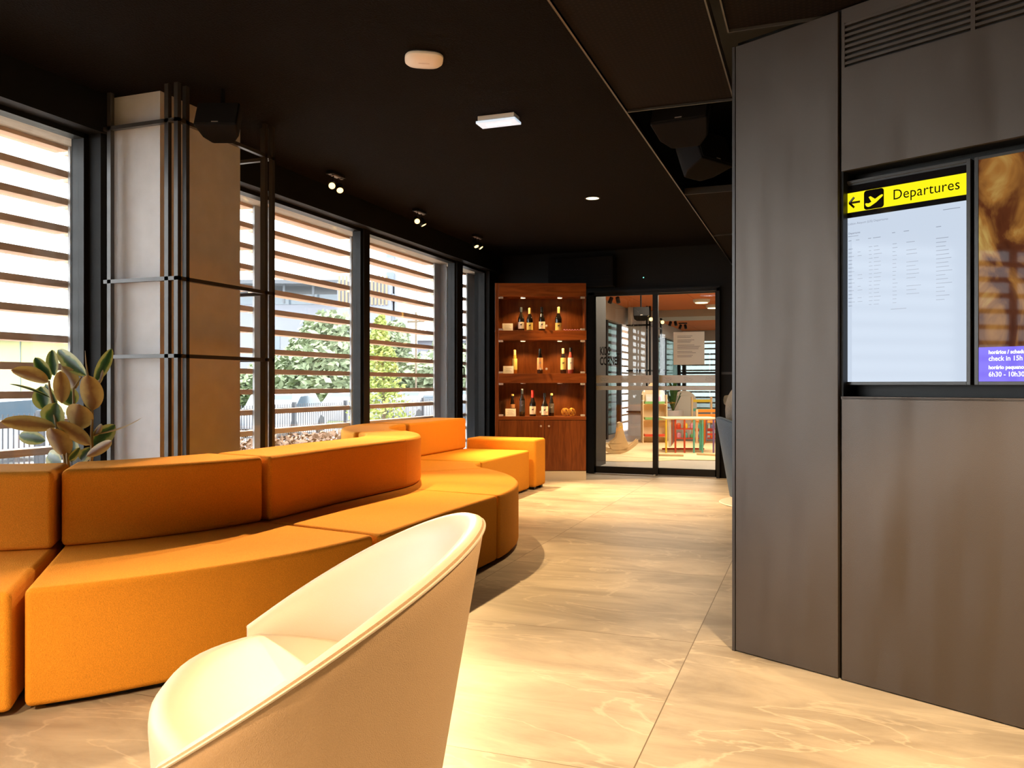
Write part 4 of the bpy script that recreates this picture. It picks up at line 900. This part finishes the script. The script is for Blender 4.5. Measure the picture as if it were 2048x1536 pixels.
P = [(-.25, 0), (.25, 0), (.25, .95), (.22, 1.05), (.12, 1.12), (.07, 1.21), (0, 1.24), (-.07, 1.21), (-.12, 1.12), (-.22, 1.05), (-.25, .95)]
build('back_board', profile_plate(P, .10, .125), M['birch'], hs, bevel=.003)
for x in (-.25, .23): build('side_board', B(x, x+.02, -.12, .10, 0, .98), M['birch'], hs, bevel=.003)
for z, mm in ((.12, 'cred'), (.46, 'cgrn'), (.78, 'cgrn')):
    build('shelf_board', B(-.23, .23, -.10, .10, z, z+.015), M['birch'], hs)
    build('tray', MB().box(-.20, .20, -.12, -.10, z+.015, z+.065).box(-.20, -.18, -.10, .08, z+.015, z+.065).box(.18, .20, -.10, .08, z+.015, z+.065), M[mm], hs, bevel=.003)
for x, lb, mm in ((-.09, 'left', 'cwht'), (.10, 'right', 'cpnk')):
    p = hs.matrix_basis @ Vector((x, .0, .0)); p = Vector(hs.location) + Matrix.Rotation(YAW, 3, 'Z') @ Vector((x, .04, .80)); 
    bkk = thing('picture_book', p, 'picture book on the top tray of the toy shelf, %s one' % lb, 'book', rotz=YAW)
    build('cover', MB().box(-.07, .07, -.008, .008, 0, .19, Matrix.Rotation(-.12, 4, 'X')), M['paper'], bkk); build('cover_picture', MB().box(-.05, .05, -.0105, -.008, .05, .14, Matrix.Rotation(-.12, 4, 'X')), M[mm], bkk)
tb = KT('play_table', 1376, 14.55, 'birch play table with rainbow coloured slats hanging below its top', 'table', rz=YAW, z=.0185)
build('table_top', profile_plate(rrect(-.48, .50, 0, 1, .08), 0, .001) and B(-.46, .50, -.30, .45, .57, .60), M['birch'], tb, bevel=.012)
for x, mm, y in ((-.46, 'cyel', -.29), (-.30, 'cred', -.29), (-.14, 'cred', -.28), (.02, 'cteal', -.29), (.17, 'cteal', -.28), (.36, 'cpur', -.29)):
    build('leg', MB().tube([(x+.02, y, 0), (x+.02, y, .572)], .017, 10), M[mm], tb, smooth=True)
cs = ['cwht', 'cblu', 'corg', 'cred', 'cpnk', 'cpur', 'cblu', 'cpnk', 'cpur', 'cred']
for k, mm in enumerate(cs): build('slat', MB().tube([(-.37+.018*k*1.05, -.26+.055*k, .10+.008*k), (-.37+.018*k*1.05, -.26+.055*k, .572)], .019, 8), M[mm], tb, smooth=True)
for k, mm in enumerate(['cteal', 'cwht', 'cteal', 'cgrn', 'corg', 'corg', 'cred', 'cblu', 'cpur']): build('slat', MB().tube([(.16+.026*k, -.25+.055*k, .04+.02*k), (.16+.026*k, -.25+.055*k, .572)], .020, 8), M[mm], tb, smooth=True)
build('floor_rail', MB().box(-.38, .38, .40, .43, .0, .03), M['cred'], tb)
for u, t_, lb, mm, n_ in ((1408, 18.2, 'teal and yellow children chair behind the play table', ('cteal', 'cyel'), 0), (1420, 16.6, 'orange and birch children chair at the right end of the play table', ('corg', 'corg'), 1)):
    c_ = KT('kids_chair', u, t_, lb, 'chair', rz=YAW+.1, z=.0185 if n_ else .0063, grp='small chairs in the kids room')
    for x in (-.22, .22):
        for y in (-.16, .16): build('leg', B(x-.02, x+.02, y-.02, y+.02, 0, .42 if y < 0 else .92-.24*n_), M['birch'], c_)
    build('seat', B(-.24, .24, -.19, .19, .42, .45), M[mm[1]], c_, bevel=.004)
    for j, z in enumerate((.60, .80) if not n_ else (.52, .62)): build('back_slat', B(-.24, .24, .15, .17, z, z+.06), M[mm[j]], c_, bevel=.003)
    build('stretcher', B(-.22, .22, -.01, .01, .16, .20), M['cred'], c_)
rk = KT('toy_rack', 1392, 17.6, 'low red shelf rack filled with toys behind the play table', 'shelf', z=.0063)
for x in (-.62, .60): build('side_board', B(x, x+.02, -.12, .12, 0, .50), M['birch'], rk)
for z in (.04, .24, .44): build('rack_board', B(-.60, .60, -.12, .12, z, z+.02), M['cred'], rk)
rnd = random.Random(12); cn = ['cyel', 'cgrn', 'corg', 'cpnk', 'cblu', 'cred', 'cteal', 'cwht']; colname = dict(cyel='yellow', cgrn='green', corg='orange', cpnk='pink', cblu='blue-grey', cred='red', cteal='teal', cwht='white')
for r_, (z, rn) in enumerate(((.06, 'bottom'), (.26, 'middle'))):
    for k in range(8):
        q_ = Vector(rk.location)+Matrix.Rotation(YAW, 3, 'Z') @ Vector((-.52+.145*k, -.02, z)); mm = cn[(k*3+r_*2) % 8]; h = rnd.uniform(.07, .14)
        tag(build('toy_block', MB().lathe([(0, 0), (.045, 0), (.05, .01), (.05, h*.7), (.03, h), (0, h)], 6 if k % 2 else 14), M[mm], loc=q_, smooth=not k % 2), '%s toy on the %s board of the red rack' % (colname[mm], rn), 'toy', 'toys on the red rack')
kp = KT('kids_plant', 1346, 18.3, 'dark green palm in a pale pot behind the toy shelf', 'plant', z=.0063)
build('pot', MB().lathe([(0, 0), (.20, 0), (.24, .62), (.22, .62), (.2, .58), (0, .58)], 24), M['pot'], kp, smooth=True)
for k in range(14):
    a = k*2.4; r_ = .25+.1*(k % 3); h = .95+.12*(k % 4)
    pts = [(0, 0, .58), (r_*.4*math.cos(a), r_*.4*math.sin(a), .58+(h-.35)*.6), (r_*math.cos(a), r_*math.sin(a), h)]
    v = []; 
    for i, q_ in enumerate(pts): w_ = (.01, .035, .004)[i]; v += [(q_[0]-w_*math.sin(a), q_[1]+w_*math.cos(a), q_[2]), (q_[0]+w_*math.sin(a), q_[1]-w_*math.cos(a), q_[2])]
    build('frond', MB().add(v, [(0, 1, 3, 2), (2, 3, 5, 4)]), M['green'], kp)
rb = KT('round_board', 1368, 19.2, 'pale rounded board standing against the kids room far side', 'board', z=.0063)
build('board_panel', profile_plate(rrect(-.30, .30, .2, 1.05, .28), 0, .03), M['white'], rb, bevel=.005); build('board_stand', B(-.12, .12, -.08, .1, 0, .2), M['white'], rb)
for u, t_, a, lb in ((1340, 13.6, .15, 'left'), (1418, 13.7, -.35, 'right')):
    c_ = KT('wooden_rail', u, t_, 'pale wooden rail lying on the rug below the play table, %s piece' % lb, 'toy', rz=a, z=.0185, grp='loose rails on the rug')
    build('rail_bar', B(-.22, .22, -.02, .02, 0, .035), M['birch'], c_, bevel=.004)

# ------------------------------------------------------------------ outdoors
GZ = -.5
struct('ground', B(-120, WX-.5, -60, 120, GZ-.1, GZ), M['pave'])
tag(build('grass_verge', MB().box(-34, -19.5, -10, 44, GZ, GZ+.02), M['grass']), 'bright green grass verge beyond the parked cars', 'grass', kind='stuff')
struct('ground_terrace', B(-6.6, WX-.12, -6, 30, -.2, -.02), M['pave'])
fn = thing('boundary_fence', (-14, 0, GZ), 'black vertical bar fence between the terrace and the parked cars', 'fence')
s = MB()
for k in range(420): y = -2+k*.11; s.box(-.008, .008, y-.011, y+.011, .05, 1.15)
build('fence_bars', s, M['fence'], fn)['kind'] = 'stuff'
build('fence_rail', MB().box(-.015, .015, -2, 44.3, .12, .16).box(-.015, .015, -2, 44.3, 1.02, 1.06), M['fence'], fn)
for k in range(17): build('fence_post', B(-.05, .05, -2+2.75*k-.05, -2+2.75*k+.05, 0, 1.2), M['fence'], fn)
def car(y, x, mm, label, s_=1, rz=PI/2):
    t = thing('car', (x, y, GZ), label, 'car', 'cars parked behind the fence', rotz=rz)
    P = [(-2.1, .3), (-2.15, .6), (-2.05, .82), (-1.3, .95), (-.75, 1.38), (.75, 1.45), (1.45, 1.02), (2.0, .92), (2.12, .6), (2.1, .3)]
    build('car_body', profile_plate(P, -.85, .85), mm, t, bevel=.09, seg=3)
    G = [(-1.18, .96), (-.70, 1.31), (.72, 1.37), (1.30, 1.0)]
    build('side_window', profile_plate(G, -.858, -.85), M['carglass'], t); build('side_window', profile_plate(G, .85, .858), M['carglass'], t)
    build('windscreen', MB().add([(-1.22, -.7, .985), (-1.22, .7, .985), (-.80, .62, 1.36), (-.80, -.62, 1.36)], [(0, 1, 2, 3)]), M['carglass'], t)
    for x_ in (-1.3, 1.35):
        for y_ in (-.78, .78): build('wheel', MB().lathe([(0, -.1), (.28, -.1), (.32, -.07), (.32, .07), (.28, .1), (0, .1)], 20, mtx=Matrix.Rotation(PI/2, 4, 'X'), c=(x_, y_, .32)), M['tyre'], t, smooth=True)
car(12.6, -16.8, M['carw'], 'white parked car seen past the potted plant at the left edge'); car(18.9, -17.5, M['carg'], 'grey-blue parked car left of the column cage')
car(23.4, -16.8, M['carw'], 'white parked car in the window left of the middle mullion', rz=.25+PI/2); car(29.4, -17.6, M['carw'], 'second white parked car, left of the middle mullion')
car(33.5, -17.0, M['carw'], 'white parked car right of the small yellow-green tree'); car(38.5, -16.8, M['carg'], 'grey-blue parked car right of the small yellow-green tree'); car(7.0, -18, M['carw'], 'white parked car hidden left of the near window')
def foliage(name, blobs, n, size, mm, seed, parent):
    rnd = random.Random(seed); vs = []; fs = []
    for i in range(n):
        c_, r_ = blobs[rnd.randrange(len(blobs))]
        d = Vector((rnd.gauss(0, 1), rnd.gauss(0, 1), rnd.gauss(0, 1))).normalized()
        rr = (rnd.random()**.35); p = Vector(c_)+Vector((d.x*r_[0], d.y*r_[1], d.z*r_[2]))*rr
        a = Vector((rnd.gauss(0, 1), rnd.gauss(0, 1), rnd.gauss(0, .6))).normalized(); b = a.orthogonal().normalized(); s_ = size*rnd.uniform(.6, 1.3); o = len(vs)
        vs += [p-a*s_, p+b*s_*.55, p+a*s_, p-b*s_*.55]; fs.append((o, o+1, o+2, o+3))
    return build(name, MB().add(vs, fs), mm, parent)
def tree(u, t_, zt, wd, mm, label, seed, n=5000, sz=.22, conic=False):
    p = att(u, 800, t_); t = thing('tree', (p.x, p.y, GZ), label, 'tree', 'trees beyond the parked cars'); H_ = zt-GZ
    build('trunk', MB().tube([(0, 0, 0), (.1, 0, H_*.35), (0, .1, H_*.8)], .04*H_*.5, 8, r2=.02), M['bark'], t, smooth=True)
    rnd = random.Random(seed)
    if conic: bl = [((0, 0, H_*(.25+.7*k/7)), (wd*(1-.85*k/7)*.5, wd*(1-.85*k/7)*.5, H_*.09)) for k in range(8)]
    else: bl = [((rnd.uniform(-.5, .5)*wd*.6, rnd.uniform(-.5, .5)*wd*.6, H_*rnd.uniform(.35, .8)), (wd*.28, wd*.28, H_*.2)) for k in range(9)]
    foliage('crown', bl, n, sz, mm, seed, t); return t
tree(655, 41, 4.9, 5.5, M['tree'], 'round green tree left of the middle mullion', 1, 7000, .22)
tree(560, 50, 3.4, 5, M['tree'], 'low green tree seen right of the column cage', 2, 6000, .22)
tree(705, 52, 3.0, 5, M['tree'], 'green tree hidden partly by the middle mullion', 3, 5000, .22)
tree(848, 46, 3.4, 7, M['tree'], 'green tree seen left of the far mullion', 4, 6000, .22)
tree(930, 52, 4.4, 4, M['tree'], 'green tree at the right end of the windows', 5, 5000, .22)
tree(760, 17.5, 2.6, 1.7, M['treey'], 'small conical yellow-green tree right of the middle mullion', 6, 2600, .055, True)
tree(480, 40, 2.4, 3.6, M['tree'], 'green shrub-like tree left of the column cage bars', 8, 4000, .2)
p = att(775, 640, 47); tree(775, 54, 6.2, 4, M['tree'], 'tall green tree behind the small yellow-green one', 9, 4500, .2)
sh = thing('shrub_bed', (-7.2, 9.6, -.2), 'low reddish dry shrubs in the bed outside the window', 'shrub')
foliage('shrub_twigs', [((0, y*.5-1.6, .35), (.5, .45, .33)) for y in range(8)], 5200, .05, M['twig'], 21, sh)
build('soil_bed', B(-.5, .5, -2.2, 2.3, 0, .06), M['soil'], sh)
# buildings
def facing(u, t_): p = att(u, 700, t_); return (p.x, p.y, GZ)
b1 = thing('grey_building', facing(600, 66), 'long pale grey building with a flat canopy roof beyond the trees', 'building', rotz=YAW)
build('wall', B(-8, 6.2, 0, 8, 0, 8.1), M['bgrey'], b1); build('roof_canopy', B(-9, 4.0, -1.5, 8, 9.6, 9.9), M['bdark'], b1)
for k in range(6): build('canopy_post', B(-8+2.3*k, -7.85+2.3*k, -1, -.85, 8.1, 9.6), M['bdark'], b1)
build('terrace_rail', B(-8, 4, -.05, .0, 8.1, 8.9), M['bglass'], b1)
for k in range(3): f_ = build('window', B(-6.5+3.6*k, -5.2+3.6*k, -.04, 0, 4.2, 5.6), M['bglass'], b1)
b2 = thing('batten_building', facing(738, 57), 'building top clad in tan vertical timber battens', 'building', rotz=YAW)
build('wall', B(-2.2, 1.5, 0, 4.5, 0, 8.8), M['bgrey'], b2); s = MB()
for k in range(14): s.box(-2.1+.25*k, -1.97+.25*k, -.1, 0, 7.2, 9.2)
build('batten_cladding', s, M['batten'], b2)
b3 = thing('white_tower', facing(796, 58), 'narrow white tower block with balconies right of the middle mullion', 'building', rotz=YAW)
build('wall', B(-.25, .8, 0, 5, 0, 11), M['bwhite'], b3)
for k in range(6): build('balcony', B(-.7, -.2, -.8, .2, 3+1.5*k, 3.5+1.5*k), M['bglass'], b3)
b4 = thing('pale_house', facing(868, 72), 'pale grey house with a low roof seen left of the far mullion', 'building', rotz=YAW)
build('wall', B(-2.6, 4.5, 0, 6, 0, 5.6), M['bgrey'], b4); build('roof', MB().add([(-3, -.4, 5.5), (4.9, -.4, 5.5), (4.9, 6.4, 5.5), (-3, 6.4, 5.5), (-.5, 3, 6.8), (2.5, 3, 6.8)], [(0, 1, 5, 4), (1, 2, 5), (2, 3, 4, 5), (3, 0, 4), (0, 3, 2, 1)]), M['bdark'], b4)
build('window', B(-1.5, -.5, -.04, 0, 2.8, 4), M['bglass'], b4); build('window', B(1, 2, -.04, 0, 2.8, 4), M['bglass'], b4)
b5 = thing('yellow_building', facing(40, 34), 'low pale yellow building with a grey-green roof outside the near window', 'building', rotz=YAW)
build('wall', B(-9, 2.6, 0, 7, 0, 3.7), M['byellow'], b5); build('roof', MB().add([(-9.5, -.5, 3.6), (3, -.5, 3.6), (3, 8, 3.6), (-9.5, 8, 3.6), (-9.5, 4, 5.2), (-.8, 4, 5.2)], [(0, 1, 5, 4), (1, 2, 5), (2, 3, 4, 5), (3, 0, 4), (0, 3, 2, 1)]), M['bteal'], b5)
for k in range(6): build('panel_joint', B(-8+1.6*k, -7.96+1.6*k, -.03, 0, .2, 3.6), M['bteal'], b5)
pp = thing('utility_pole', facing(832, 40), 'thin utility pole with a cross arm seen in the right window', 'pole')
build('mast', MB().tube([(0, 0, 0), (0, 0, 5.2)], .05, 8), M['bark'], pp); build('cross_arm', MB().box(-.45, .45, -.03, .03, 4.7, 4.8).box(-.3, .3, -.03, .03, 4.95, 5.03), M['bark'], pp)
